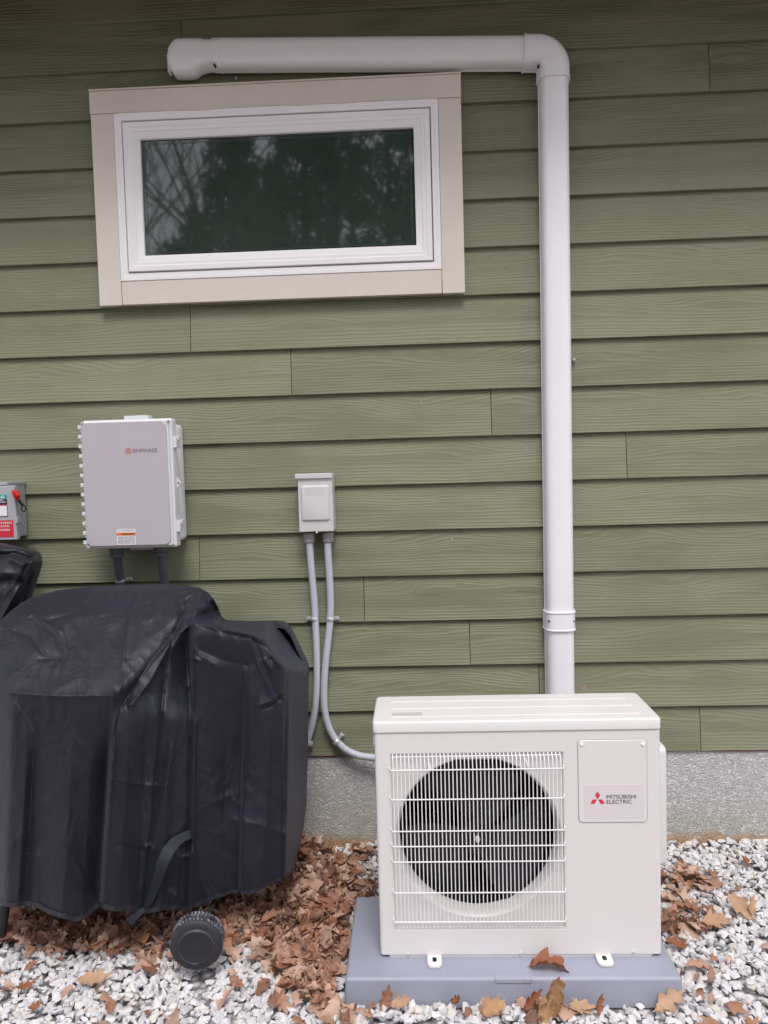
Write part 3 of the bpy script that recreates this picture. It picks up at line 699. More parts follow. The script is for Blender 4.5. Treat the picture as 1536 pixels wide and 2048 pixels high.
# ------------------------------------------------------------------ safety switch at the left edge
sw = thing('safety_switch', 'grey safety switch box with a red handle and red label, cut by the left edge', 'electrical box', at(-60, 1080, 0))
YS = -0.14
xr_f = (at(31, 975, YS).x+at(34, 1075, YS).x)/2; xr_b = (at(48, 985, -0.02).x+at(50, 1075, -0.02).x)/2
xl = xr_f-0.22; z1 = at(15, 966, YS).z; z0 = at(15, 1080, YS).z
b = MB(); b.box(xl, xr_b-0.001, -0.135, -0.002, z0+0.006, z1-0.006); b.build('body', M['switch'], sw, bevel=0.003)
b = MB(); b.box(xl-0.003, xr_b+0.002, -0.14, -0.001, z1-0.008, z1+0.004); b.build('rain_hood', M['switch'], sw, bevel=0.002)
b = MB(); b.box(xl, xr_f, YS-0.003, -0.12, z0, z1-0.010); dr = b.build('door', M['switch'], sw, bevel=0.003)
q0 = at(33, 982, -0.15); q1 = at(38, 996, -0.13)
b = MB(); b.tube([Vector((q0.x-0.004, -0.165, q0.z+0.004)), Vector((q0.x+0.004, -0.160, (q0.z+q1.z)/2)), Vector((q1.x+0.002, -0.145, q1.z-0.004))], [0.008, 0.013, 0.009], 10); b.build('handle', M['red_plastic'], sw, smooth=50)
b = MB(); b.tube([Vector((q1.x, -0.14, q1.z)), Vector((q1.x+0.006, -0.13, q1.z-0.02)), Vector((q1.x+0.010, -0.12, q1.z-0.03))], 0.005, 8)
cc = Vector((q1.x+0.010, -0.12, q1.z-0.040)); b.tube([cc+Vector((0.008*math.cos(a_), 0, 0.012*math.sin(a_))) for a_ in np.linspace(0, 2*math.pi, 17)], 0.0025, 6)
b.build('lock_ring', M['black'], sw, smooth=50)
q = at(33, 1040, -0.145); b = MB(); b.box(q.x-0.004, q.x+0.006, -0.15, -0.12, q.z-0.012, q.z+0.012); b.build('latch', M['switch'], sw, bevel=0.002)
YL = YS-0.0035
def lab(px0, py0, px1, py1):
    a_, c_ = Pq(px0, py0, YL), Pq(px1, py1, YL); return a_[0], c_[0], c_[1], a_[1]
X0, X1, Za, Zb = lab(-60, 991, 16, 1033)
b = MB(); b.box(X0, X1, YL-0.0006, YL+0.001, Za, Zb); pl = b.build('rating_label', M['white_label'], dr)
hh = Zb-Za
b = MB(); b.box(X0, X1, YL-0.0012, YL-0.0004, Zb-hh*0.20, Zb); b.build('teal_band', M['teal'], pl)
b = MB(); b.box(X0, X1, YL-0.0012, YL-0.0004, Zb-hh*0.46, Zb-hh*0.21); b.build('black_band', M['ink'], pl)
b = MB(); b.box(X0, X1, YL-0.0012, YL-0.0004, Zb-hh*0.50, Zb-hh*0.465); b.build('red_band', M['red_label'], pl)
b = MB(); b.box(X0, X1, YL-0.0012, YL-0.0004, Za, Za+hh*0.03); b.box(X1-0.0018, X1, YL-0.0014, YL-0.0005, Za, Zb-hh*0.5); b.build('label_border', M['ink'], pl)
text('lettering', 'SIEMENS', X1-0.075, X1-0.009, Zb-hh*0.165, Zb-hh*0.045, YL-0.0018, M['white_label'], pl, 0.02)
text('lettering', 'HEAVY DUTY', X1-0.09, X1-0.012, Zb-hh*0.29, Zb-hh*0.225, YL-0.0018, M['white_label'], pl, 0.02)
text('lettering', 'SAFETY SWITCH', X1-0.10, X1-0.006, Zb-hh*0.37, Zb-hh*0.305, YL-0.0018, M['white_label'], pl, 0.02)
X0, X1, Za, Zb = lab(-80, 1043, 28, 1074)
b = MB(); b.box(X0, X1, YL-0.0006, YL+0.001, Za, Zb); rl = b.build('warning_label', M['red_label'], dr)
hh = Zb-Za
for i, (s1, wl_) in enumerate((('SOLAR ELECTRIC SYSTEM', 0.172), ('EQUIPPED WITH', 0.105), ('RAPID SHUTDOWN', 0.115))):
    zt = Zb-hh*(0.10+0.20*i); xe = X1-0.005-(0.010 if i else 0)
    text('lettering', s1, xe-wl_, xe, zt-hh*0.13, zt, YL-0.0014, M['white_label'], rl, 0.015)

# ------------------------------------------------------------------ mounting pad
PT = 0.068
pad = thing('equipment_pad', 'blue-grey plastic equipment pad on the gravel under the outdoor unit', 'pad', (0.24, -0.68, 0))
pX0, pX1, pY0, pY1 = -0.229, 0.712, -0.882, -0.462
b = MB()
b.loft([[(pX0-d, pY0-d*1.2, z), (pX1+d, pY0-d*1.2, z), (pX1+d, pY1+d, z), (pX0-d, pY1+d, z)] for d, z in ((0.006, -0.02), (0.0, PT))])
b.build('slab', M['pad'], pad, bevel=0.009, seg=4)
qa, qb = Pq(990, 1946, pY0), Pq(1063, 1963, pY0)
b = MB(); b.box(qa[0], qb[0], pY0-0.0050, pY0+0.012, qb[1]-0.002, PT+0.0010); b.build('moulded_tab', simple('pale_blue_grey_tab', (0.33, 0.34, 0.41), 0.5), pad, bevel=0.002)
for px, py in ((782, 1933), (956, 1985)):
    pass

# ------------------------------------------------------------------ outdoor unit
ac = thing('outdoor_unit', 'ivory air conditioner outdoor unit with round fan behind a white wire grille', 'air conditioner', (0.276, -0.62, PT))
YF, YK = -0.79, -0.462
def A(px, py, Y=YF): v = at(px, py, Y); return (v.x, v.z)
aX0 = (A(751, 1470)[0]+A(757, 1880)[0])/2; aX1 = (A(1322, 1470)[0]+A(1324, 1880)[0])/2
zL = (A(752, 1464)[1]+A(1322, 1459)[1])/2       # lid seam
zB = (A(800, 1911)[1]+A(1280, 1906)[1])/2
zT = at(1000, 1439, YF).z-0.0015
YK = gnd(1000, 1389, zT).y
def planring(x0, x1, y0, y1, r, z, n=6):
    return [(x, y, z) for x, y in rrect(x0, x1, y0, y1, r, n)]
# casing shell without front
CR = 0.012
outl = rrect(aX0, aX1, YF, YK, CR, 6)
b = MB(); b.loft([[(x, y, z) for x, y in outl] for z in (zB+0.0, zL)], True, True)
# drop faces on the front plane, replaced by the pressed front panel
keep = []
for f in b.f:
    ys = [b.v[i][1] for i in f]; xs_ = [b.v[i][0] for i in f]
    if max(ys) < YF+1e-6 and max(xs_)-min(xs_) > 0.3: continue
    keep.append(f)
b.f = keep
casing = b.build('casing', M['ac'], ac, smooth=35)
# front panel: star strips round the fan centre
Cx, Cz = A(957, 1677.5)
rc0, rc1 = Pq(780, 1508, YF), Pq(1132, 1859, YF)
rec = (rc0[0], rc1[0], rc1[1], rc0[1])
RO = 170.5*(YF+CD)/FPX
full = (aX0+CR, aX1-CR, zB, zL)
NA = 96
angs = [2*math.pi*k/NA for k in range(NA)]
for (x0, x1, z0, z1) in (full, rec):
    for x in (x0, x1):
        for z in (z0, z1): angs.append(math.atan2(z-Cz, x-Cx) % (2*math.pi))
angs = sorted(angs)
def starrect(rc, r_=0.0):
    x0, x1, z0, z1 = rc; o = []
    for a_ in angs:
        c, s = math.cos(a_), math.sin(a_); t = 1e9
        if c > 1e-9: t = min(t, (x1-Cx)/c)
        if c < -1e-9: t = min(t, (x0-Cx)/c)
        if s > 1e-9: t = min(t, (z1-Cz)/s)
        if s < -1e-9: t = min(t, (z0-Cz)/s)
        o.append((Cx+c*t, Cz+s*t))
    return o
zflat = A(957, 1519.5)[1]
def starcirc(r_, zf=None, cx=0, cz=0):
    o = []
    for a_ in angs:
        x, z = Cx+cx+r_*math.cos(a_), Cz+cz+r_*math.sin(a_)
        if zf is not None and z > zf: z = zf
        o.append((x, z))
    return o
Y = lambda o, y: [(x, y, z) for x, z in o]
b = MB()
ins = lambda rc, d: (rc[0]+d, rc[1]-d, rc[2]+d, rc[3]-d)
b.loft([Y(starrect(full), YF), Y(starrect(ins(rec, -0.003)), YF), Y(starrect(ins(rec, -0.001)), YF), Y(starrect(ins(rec, 0.001)), YF+0.001), Y(starrect(ins(rec, 0.003)), YF+0.009), Y(starrect(ins(rec, 0.005)), YF+0.010), Y(starrect(ins(rec, 0.007)), YF+0.010),
        Y(starcirc(RO, zflat), YF+0.010)], False, False)
front = b.build('front_panel', M['ac'], ac, smooth=28)
b = MB()
zf2 = zflat-0.013
b.loft([Y(starcirc(RO, zflat), YF+0.0102), Y(starcirc(RO*0.992, zflat-0.0005), YF+0.0115), Y(starcirc(RO*0.97, zflat-0.001), YF+0.020), Y(starcirc(RO*0.955, zf2), YF+0.035), Y(starcirc(RO*0.948, zf2), YF+0.052), Y(starcirc(RO*0.95, zf2), YF+0.062)], False, False)
b.build('bell_mouth', M['ac'], ac, smooth=40)
# dark inside: chamber, coil
b = MB(); b.loft([Y(starcirc(RO*0.952, zf2), YF+0.0615), Y(starcirc(RO*0.97), YF+0.064), Y(starcirc(RO*1.02), YF+0.20)], False, True); b.build('fan_chamber', M['ac_dark'], ac)
b = MB()
for i in range(60):
    x = Cx-RO+2*RO*i/59; h2 = math.sqrt(max(0.0, RO**2*0.98-(x-Cx)**2))
    if h2 > 0.01: b.box(x-0.0007, x+0.0007, YF+0.185, YF+0.197, Cz-h2, Cz+h2)
b.build('coil_fins', M['ac_coil'], ac)
b = MB(); xb = A(893, 1600, YF+0.15)[0]; b.box(xb-0.012, xb+0.008, YF+0.16, YF+0.166, Cz-0.22, Cz+0.20); b.box(xb+0.01, xb+0.05, YF+0.158, YF+0.164, Cz+0.10, Cz+0.104)
b.box(xb+0.012, xb+0.030, YF+0.15, YF+0.16, Cz+0.055, Cz+0.085); b.build('motor_bracket', M['bracket'], ac)
# fan: three broad blades and a hub
fan = MB(); fcx, fcz = A(955, 1678, YF+0.03); fr_ = RO*0.90
for k in range(3):
    a0 = R(35+120*k); rings = []
    for j in range(9):
        t = j/8; a_ = a0+R(92)*t
        row = []
        for i in range(7):
            s = i/6; rr_ = 0.05+(fr_-0.05)*s; aa = a_+R(18)*s
            row.append((fcx+rr_*math.cos(aa), YF+0.055+0.075*t*(0.5+0.5*s), fcz+rr_*math.sin(aa)))
        rings.append(row)
    vs = [p for r2 in rings for p in r2]; nv = len(vs); vs += [(p[0], p[1]+0.003, p[2]) for p in vs]
    fs = []
    for j in range(8):
        for i in range(6):
            q = j*7+i; fs += [(q, q+1, q+8, q+7), (nv+q, nv+q+7, nv+q+8, nv+q+1)]
    fan.add(vs, fs)
fo = fan.build('fan', M['ac_dark'], ac, smooth=50)
h = MB(); h.loft([[(fcx+r2*math.cos(2*math.pi*k/28), y, fcz+r2*math.sin(2*math.pi*k/28)) for k in range(28)] for y, r2 in ((YF+0.13, 0.058), (YF+0.05, 0.056), (YF+0.040, 0.050), (YF+0.038, 0.02))]); h.build('hub', M['ac_dark'], fo, smooth=40)
h = MB(); h.disc((fcx, fcz), 0.0075, YF+0.018, YF+0.04, 6); h.build('hub_nut', simple('pale_nut', (0.75, 0.74, 0.7), 0.4), fo, smooth=30)
# wire grille
gr = MB(); wr = 0.00145; yg = YF-0.010
xw0, xw1 = A(789.5, 1680, yg)[0], A(1123.5, 1680, yg)[0]
zg = lambda py: (A(800, py+1.5, yg)[1]+A(1110, py-3, yg)[1])/2
ztop, zbot = zg(1539), zg(1843)
zhi = zg(1511); zlo = zg(1858)
for i in range(43):
    x = xw0+(xw1-xw0)*i/42
    pts = [Vector((x, YF+0.002, zhi+0.002)), Vector((x, YF-0.002, zhi-0.004)), Vector((x+0.0006, yg+0.002, zhi-0.011)), Vector((x+0.001, yg, ztop)), Vector((x+0.001, yg, zbot)), Vector((x+0.0006, yg+0.003, zlo+0.006)), Vector((x, YF+0.002, zlo+0.001)), Vector((x, YF+0.008, zlo))]
    gr.tube(pts, wr, 6)
for py in (1539, 1598, 1661.5, 1692, 1723, 1785, 1843.5):
    z = zg(py); xa, xb = xw0-0.008, xw1+0.008
    gr.tube([Vector((xa-0.004, YF+0.006, z+0.008)), Vector((xa-0.002, YF-0.004, z+0.003)), Vector((xa+0.002, yg-0.003, z)), Vector((xb-0.002, yg-0.003, z)), Vector((xb+0.002, YF-0.004, z+0.003)), Vector((xb+0.003, YF+0.006, z+0.008))], wr*1.35, 6)
for py, yy in ((1515, YF-0.0005), (1858, YF-0.001)):
    z = zg(py); gr.tube([Vector((xw0-0.003, yy, z)), Vector((xw1+0.003, yy, z))], wr, 6)
for px in (857, 1053):
    q = A(px, 1520, YF); gr.tube([Vector((q[0]-0.004, YF+0.008, q[1]+0.006)), Vector((q[0], YF-0.003, q[1]-0.004)), Vector((q[0]+0.006, yg, q[1]-0.026))], wr*1.2, 6)
gr.build('wire_grille', M['ac_wire'], ac, smooth=60)
# lid
b = MB(); lx0, lx1, ly0, ly1 = aX0-0.0035, aX1+0.002, YF-0.004, YK+0.004
b.loft([planring(lx0, lx1, ly0, ly1, 0.015, zL+0.0015), planring(lx0, lx1, ly0, ly1, 0.015, zT-0.0048), planring(lx0+0.0009, lx1-0.0009, ly0+0.0009, ly1-0.0009, 0.015, zT-0.0030), planring(lx0+0.0032, lx1-0.0032, ly0+0.0032, ly1-0.0032, 0.014, zT-0.0012), planring(lx0+0.008, lx1-0.008, ly0+0.008, ly1-0.008, 0.012, zT-0.0002), planring(lx0+0.012, lx1-0.012, ly0+0.012, ly1-0.012, 0.010, zT)], False, True)
lidd = b.build('lid', M['ac'], ac, smooth=40)
# pressed ribs and drain recess on the lid
b = MB()
for py in (1400, 1414, 1430):
    y = gnd(1000, py, zT).y
    for xx0, xx1 in ((aX0+0.045, aX1-0.045),):
        b.loft([[(x, y-0.006, zT-0.001), (x, y-0.0025, zT+e*0.6), (x, y+0.0025, zT+e*0.6), (x, y+0.006, zT-0.001)] for x, e in ((xx0, -0.0005), (xx0+0.006, 0.003), (xx1-0.006, 0.003), (xx1, -0.0005))])
b.build('ribs', M['ac'], lidd, smooth=50)
qa, qb = gnd(785, 1426, zT), gnd(844, 1432.5, zT)
b = MB(); b.box(qa.x, qb.x, qb.y, qa.y, zT-0.002, zT+0.0006); b.build('recess', simple('grey_plaque', (0.50, 0.47, 0.48), 0.5), lidd)
# base tray with chamfered ends
b = MB(); zb0 = zB-0.013
b.loft([[(aX0+0.022, y, zB), (aX0+0.030, y, zb0), (aX1-0.034, y, zb0), (aX1-0.020, y, zB)] for y in (YF+0.004, YK-0.004)]); b.build('base_tray', M['ac'], ac, bevel=0.002)
# screws along the base
for px, py in ((816, 1908), (1041, 1905.5), (1267, 1903)):
    q = A(px, py); b = MB(); b.disc(q, 0.0042, YF-0.004, YF+0.001, 12); b.build('screw', M['steel'], ac, smooth=40)
# feet
for pxs in ((855, 884), (1196, 1228)):
    qa = gnd((pxs[0]), 1939 if pxs[0] < 900 else 1936, PT); xa, xb = gnd(pxs[0], 1930, PT).x, gnd(pxs[1], 1930, PT).x
    yf = qa.y+0.001
    ol = rrect(xa, xb, yf, -0.70, [0.012, 0.012, 0.016, 0.016], 6)
    b = MB(); b.loft([[(x, y, z) for x, y in ol] for z in (PT+0.001, PT+0.009)], True, True)
    b.box(xa, xb, -0.785, -0.705, PT+0.0085, zb0+0.001)
    ft = b.build('foot', M['ac'], ac, bevel=0.0015)
    b = MB(); xc = (xa+xb)/2; b.loft([[(x, y, z) for x, y in rrect(xc-0.006, xc+0.006, yf+0.020, yf+0.040, 0.005, 4)] for z in (PT+0.0085, PT+0.0096)]); b.build('bolt_slot_shade', M['hole'], ft)  # dark disc on the foot stands in for the shade down the slot
    b = MB(); b.loft([[(xc-0.012+0.0035*math.cos(2*math.pi*k/10), yf+0.034+0.0035*math.sin(2*math.pi*k/10), z) for k in range(10)] for z in (PT+0.0085, PT+0.0105)]); b.build('dimple', M['vinyl'], ft, smooth=40)
for xx in (0.03, 0.50):
    b = MB(); b.box(xx-0.015, xx+0.015, YK-0.06, YK+0.03, PT+0.001, zb0+0.001); b.build('foot', M['ac'], ac, bevel=0.0015)
# service panel with emblem
sp0, sp1 = A(1155.5, 1480.5), A(1294, 1643)
spr = rrect(sp0[0], sp1[0], sp1[1], sp0[1], [0.008, 0.008, 0.012, 0.012], 5)
b = MB(); b.loft(plate([(x, z) for x, z in inset(spr, -0.0016)], [(0, YF+0.001), (0, YF-0.0003)])); b.build('panel_gap_shade', simple('panel_gap_shade_grey', (0.30, 0.26, 0.27), 0.7), ac)  # darker rim painted as the shaded groove round the panel
b = MB(); b.loft(plate(spr, [(0, YF), (0, YF-0.0018), (0.0013, YF-0.003)])); spn = b.build('service_panel', M['ac'], ac, smooth=25)
for px, py in ((1163, 1488), (1285, 1487.5)):
    q = A(px, py); b = MB(); b.disc(q, 0.0052, YF-0.0065, YF-0.002, 14); b.disc(q, 0.0018, YF-0.0075, YF-0.006, 8); b.build('screw', M['ac_wire'], spn, smooth=40)
YP = YF-0.0034
q0, q1 = A(1167, 1569), A(1288, 1636); b = MB(); b.loft(plate(rrect(q0[0], q1[0], q1[1], q0[1], 0.003, 3), [(0, YF-0.0028), (0.0002, YF-0.0033)])); b.build('label_film', simple('clear_film', (0.665, 0.615, 0.62), 0.25, var=0.01), spn)
b = MB()
E_ = lambda x, y: (1120+x/6.4, 1440+y/6.4)
for poly in (((477, 905), (510, 955), (477, 1005), (444, 955)), ((385, 1065), (440, 1065), (470, 1010), (415, 1010)), ((485, 1010), (540, 1010), (570, 1065), (515, 1065))):
    pp = [A(*E_(*p)) for p in poly]; b.add([(x, YP-0.0006, z) for x, z in pp], [tuple(range(4))])
b.build('emblem', M['logo_red'], spn)
t0, t1 = A(*E_(593, 1002)), A(*E_(968, 948)); text('lettering', 'MITSUBISHI', t0[0], t1[0], t0[1], t1[1], YP-0.0006, M['ink'], spn, 0.0)
t0, t1 = A(*E_(593, 1066)), A(*E_(915, 1012)); text('lettering', 'ELECTRIC', t0[0], t1[0], t0[1], t1[1], YP-0.0006, M['ink'], spn, 0.0)
# side cover on the right, handle on the left
zc0, zc1 = A(1326, 1712, -0.62)[1], A(1326, 1478, -0.62)[1]; xs1 = at(1330, 1600, -0.66).x-0.003
b = MB(); ol = [(x, z) for x, z in rrect(-0.69, -0.50, zc0, zc1, 0.02, 5)]
b.loft([[(xx, y, z) for y, z in (inset(ol, d) if d else ol)] for xx, d in ((aX1-0.004, 0), (xs1-0.006, 0), (xs1-0.001, 0.004), (xs1, 0.008))]); b.build('valve_cover', M['ac'], ac, smooth=40)
qz = A(749, 1484, -0.74)[1]; b = MB(); b.box(aX0-0.006, aX0+0.004, -0.74, -0.66, qz-0.014, qz+0.016); b.build('hand_grip', M['ac'], ac, bevel=0.004)

# ------------------------------------------------------------------ covered grill
def smax(a_, b2, k): return np.logaddexp(a_*k, b2*k)/k
def smin(a_, b2, k): return -np.logaddexp(-a_*k, -b2*k)/k
def lerp_pts(x, pts):
    xs_, ys_ = zip(*pts); return np.interp(x, xs_, ys_)
def nz(shape_u, shape_v, seed):
    """smooth value noise sampled on arbitrary coordinates"""
    r2 = np.random.default_rng(seed); G = r2.standard_normal((64, 64))
    def smp(u, v):
        iu, iv = np.floor(u).astype(int), np.floor(v).astype(int); fu, fv = u-iu, v-iv
        fu = fu*fu*(3-2*fu); fv = fv*fv*(3-2*fv)
        g_ = lambda a_, b2: G[a_ % 64, b2 % 64]
        return (g_(iu, iv)*(1-fu)+g_(iu+1, iv)*fu)*(1-fv)+(g_(iu, iv+1)*(1-fu)+g_(iu+1, iv+1)*fu)*fv
    return smp
def segdist(px, py, poly):
    """signed distance to a polyline and fade along it"""
    best = np.full(px.shape, 1e9); sgn = np.zeros(px.shape)
    for (x0, y0), (x1, y1) in zip(poly[:-1], poly[1:]):
        dx, dy = x1-x0, y1-y0; L2 = dx*dx+dy*dy
        t = np.clip(((px-x0)*dx+(py-y0)*dy)/L2, 0, 1)
        ex, ey = px-(x0+t*dx), py-(y0+t*dy); d = np.hypot(ex, ey)
        s = np.sign(ex*dy-ey*dx); m_ = d < best
        best[m_] = d[m_]; sgn[m_] = s[m_]
    return best, sgn
def crease(px, py, poly, wdt, amp, kind='ridge'):
    d, s = segdist(px, py, poly)
    if kind == 'ridge': return -amp*np.exp(-d/wdt)
    if kind == 'soft': return -amp*np.exp(-(d/wdt)**2)
    if kind == 'step': return -amp*np.where(s > 0, np.exp(-d/wdt), 0)      # forward on one side only, falling away
    return 0
def wrinkles(px, py, seed, ang, fx, fy, amp, sharp=1.0):
    c, s = math.cos(ang), math.sin(ang); u = (px*c+py*s)*fx; v = (-px*s+py*c)*fy
    n1 = nz(0, 0, seed); n2 = nz(0, 0, seed+1)
    w_ = n2(u*0.5+3, v*0.5+7)*0.7
    r2 = np.abs(n1(u+w_, v+w_)); return amp*(r2**sharp)

def cover_sheet(name, px, py, Yd, back_y, mat, parent, hem=True):
    nr, nc = px.shape
    P3 = np.zeros((nr, nc, 3))
    dx = (px-768)/FPX; dz = (1024-py)/FPX
    D = np.stack([AR[i]*dx+AU[i]*dz+AF[i] for i in range(3)], -1)
    t = (Yd+CD)/D[..., 1]
    P3[..., 0] = D[..., 0]*t; P3[..., 1] = Yd; P3[..., 2] = CH+D[..., 2]*t
    # back sheet closes the volume
    B = P3.copy(); cx_ = P3[..., 0].mean()
    B[..., 1] = back_y
    rt = (CD+back_y)/(CD+Yd); rt = 1+(rt-1)*1.0
    B[..., 0] = P3[..., 0]*rt-0.012*np.linspace(0, 1, nc)[None, :]
    B[..., 2] = CH+(P3[..., 2]-CH)*rt-0.025*np.linspace(1, 0, nr)[:, None]
    idx = np.arange(nr*nc).reshape(nr, nc)
    q = lambda I: np.stack([I[:-1, :-1], I[:-1, 1:], I[1:, 1:], I[1:, :-1]], -1).reshape(-1, 4)
    F1 = q(idx)[:, ::-1]
    sub = 6
    # boundary path: left side up, top, right side down; joined to the back by a rounded strip
    path = list(idx[::-1, 0])+list(idx[0, 1:])+list(idx[1:, -1])
    V = [P3.reshape(-1, 3)]; F = [F1]
    base = nr*nc; npth = len(path)
    fl = P3.reshape(-1, 3); bl = B.reshape(-1, 3)
    prev = np.array(path)
    for s in range(1, sub+1):
        tt_ = s/sub
        a_ = fl[path]; c_ = bl[path]
        P_ = a_*(1-tt_)+c_*tt_
        bul = math.sin(math.pi*tt_)*0.012
        P_[:, 2] += bul*0.6*(np.arange(npth) > nr)*(np.arange(npth) < nr+nc)
        V.append(P_); cur = base+np.arange(npth)
        F.append(np.stack([prev[:-1], prev[1:], cur[1:], cur[:-1]], -1)); prev = cur; base += npth
    # back cap
    me_v = np.concatenate(V); me_f = np.concatenate(F)
    o = fast_mesh(name, me_v, me_f, mat, parent)
    bm = bmesh.new(); bm.from_mesh(o.data); bmesh.ops.recalc_face_normals(bm, faces=bm.faces); bm.to_mesh(o.data); bm.free()
    o.data.shade_smooth()
    so = o.modifiers.new('thickness', 'SOLIDIFY'); so.thickness = 0.0012; so.offset = -1
    return o, P3

grill = thing('covered_grill', 'barbecue grill on wheels under a long black polyester cover', 'grill', (-1.05, -0.5, 0))
NR, NC = 330, 330
u = np.linspace(0, 1, NC)
ux = np.concatenate([np.linspace(-24, 600, NC-30), 600+17.5*np.sin(np.linspace(0, math.pi/2, 31))[1:]])
topl = [(-24, 1300), (-12, 1262), (0, 1243), (20, 1223), (42, 1206), (66, 1193), (114, 1181), (182, 1173), (250, 1170), (319, 1168), (369, 1170), (401, 1176), (416, 1185), (428, 1198), (438, 1218), (444, 1234), (452, 1240), (500, 1242), (545, 1241), (566, 1242), (576, 1246), (586, 1260), (596, 1282), (606, 1303), (614, 1319), (617.5, 1330)]
botl = [(-24, 1770), (-5, 1800), (0, 1808), (20, 1812), (60, 1812), (80, 1815), (100, 1827), (120, 1837), (150, 1842), (172, 1836), (198, 1816), (230, 1820), (280, 1825), (330, 1821), (380, 1819), (405, 1810), (432, 1795), (460, 1788), (500, 1787), (540, 1772), (583, 1747), (597, 1700), (607, 1655), (613, 1610), (616, 1500), (617.5, 1345)]
tp = lerp_pts(ux, topl); bt = lerp_pts(ux, botl)
bt = bt + 2.0*np.sin(ux*0.09)*(ux < 560)
v = np.linspace(0, 1, NR)[:, None]; v = 0.5*v+0.5*v**1.15
PY = tp[None, :]*(1-v)+bt[None, :]*v
PX = np.repeat(ux[None, :], NR, 0)
PX = PX + 0.0
Ysl = lerp_pts(PY, [(1160, -0.33), (1180, -0.42), (1230, -0.54), (1300, -0.66), (1392, -0.795), (1500, -0.93), (1900, -1.3)])
Yfr = np.full_like(PX, -0.79)+0.0*PX
main = smax(Ysl, Yfr, 90)
sst_ = lambda t: np.clip(t, 0, 1)**2*(3-2*np.clip(t, 0, 1))
xr = lerp_pts(PY, [(1165, 425), (1178, 405), (1240, 352), (1390, 228), (1850, 205)])
ac_ = 0.00087+0.0026*sst_((1450-PY)/250)
main = smax(main, -0.79+ac_*(PX-xr)+np.clip(1430-PY, 0, 400)**2*3.6e-6, 110)
xlft = lerp_pts(PY, [(1165, 70), (1240, 5), (1390, 22), (1850, 10)])
main = smax(main, -0.79+0.0032*(xlft-PX)+np.clip(1420-PY, 0, 400)**2*2.5e-6, 110)
fl_ = lerp_pts(PX, [(300, 1243), (385, 1247), (440, 1257), (500, 1268), (528, 1283), (545, 1306), (565, 1330), (617, 1400)])
sh_ = smax(np.full_like(PX, -0.62), -0.62+(fl_-PY)*0.0068, 120)
sh_ = smax(sh_, -0.615+(PX-568)*0.0080, 70)
sh_ = np.where(PX < 300, 0.5, sh_+np.clip(385-PX, 0, 100)*0.01)
main = main+np.clip(PX-384, 0, 400)*0.0035*sst_((PY-1240)/60)
Yd = smin(main, sh_, 150)
def blur(a_, n_):
    k = np.hanning(2*n_+3)[1:-1]; k /= k.sum()
    for ax in (0, 1):
        p = [(n_, n_) if q_ == ax else (0, 0) for q_ in (0, 1)]
        a_ = np.apply_along_axis(lambda r_: np.convolve(r_, k, 'valid'), ax, np.pad(a_, p, mode='edge'))
    return a_
Yd = blur(Yd, 3)
sst = lambda t: np.clip(t, 0, 1)**2*(3-2*np.clip(t, 0, 1))
low = sst((PY-1385)/190); lowS = sst((PY-1280)/200)
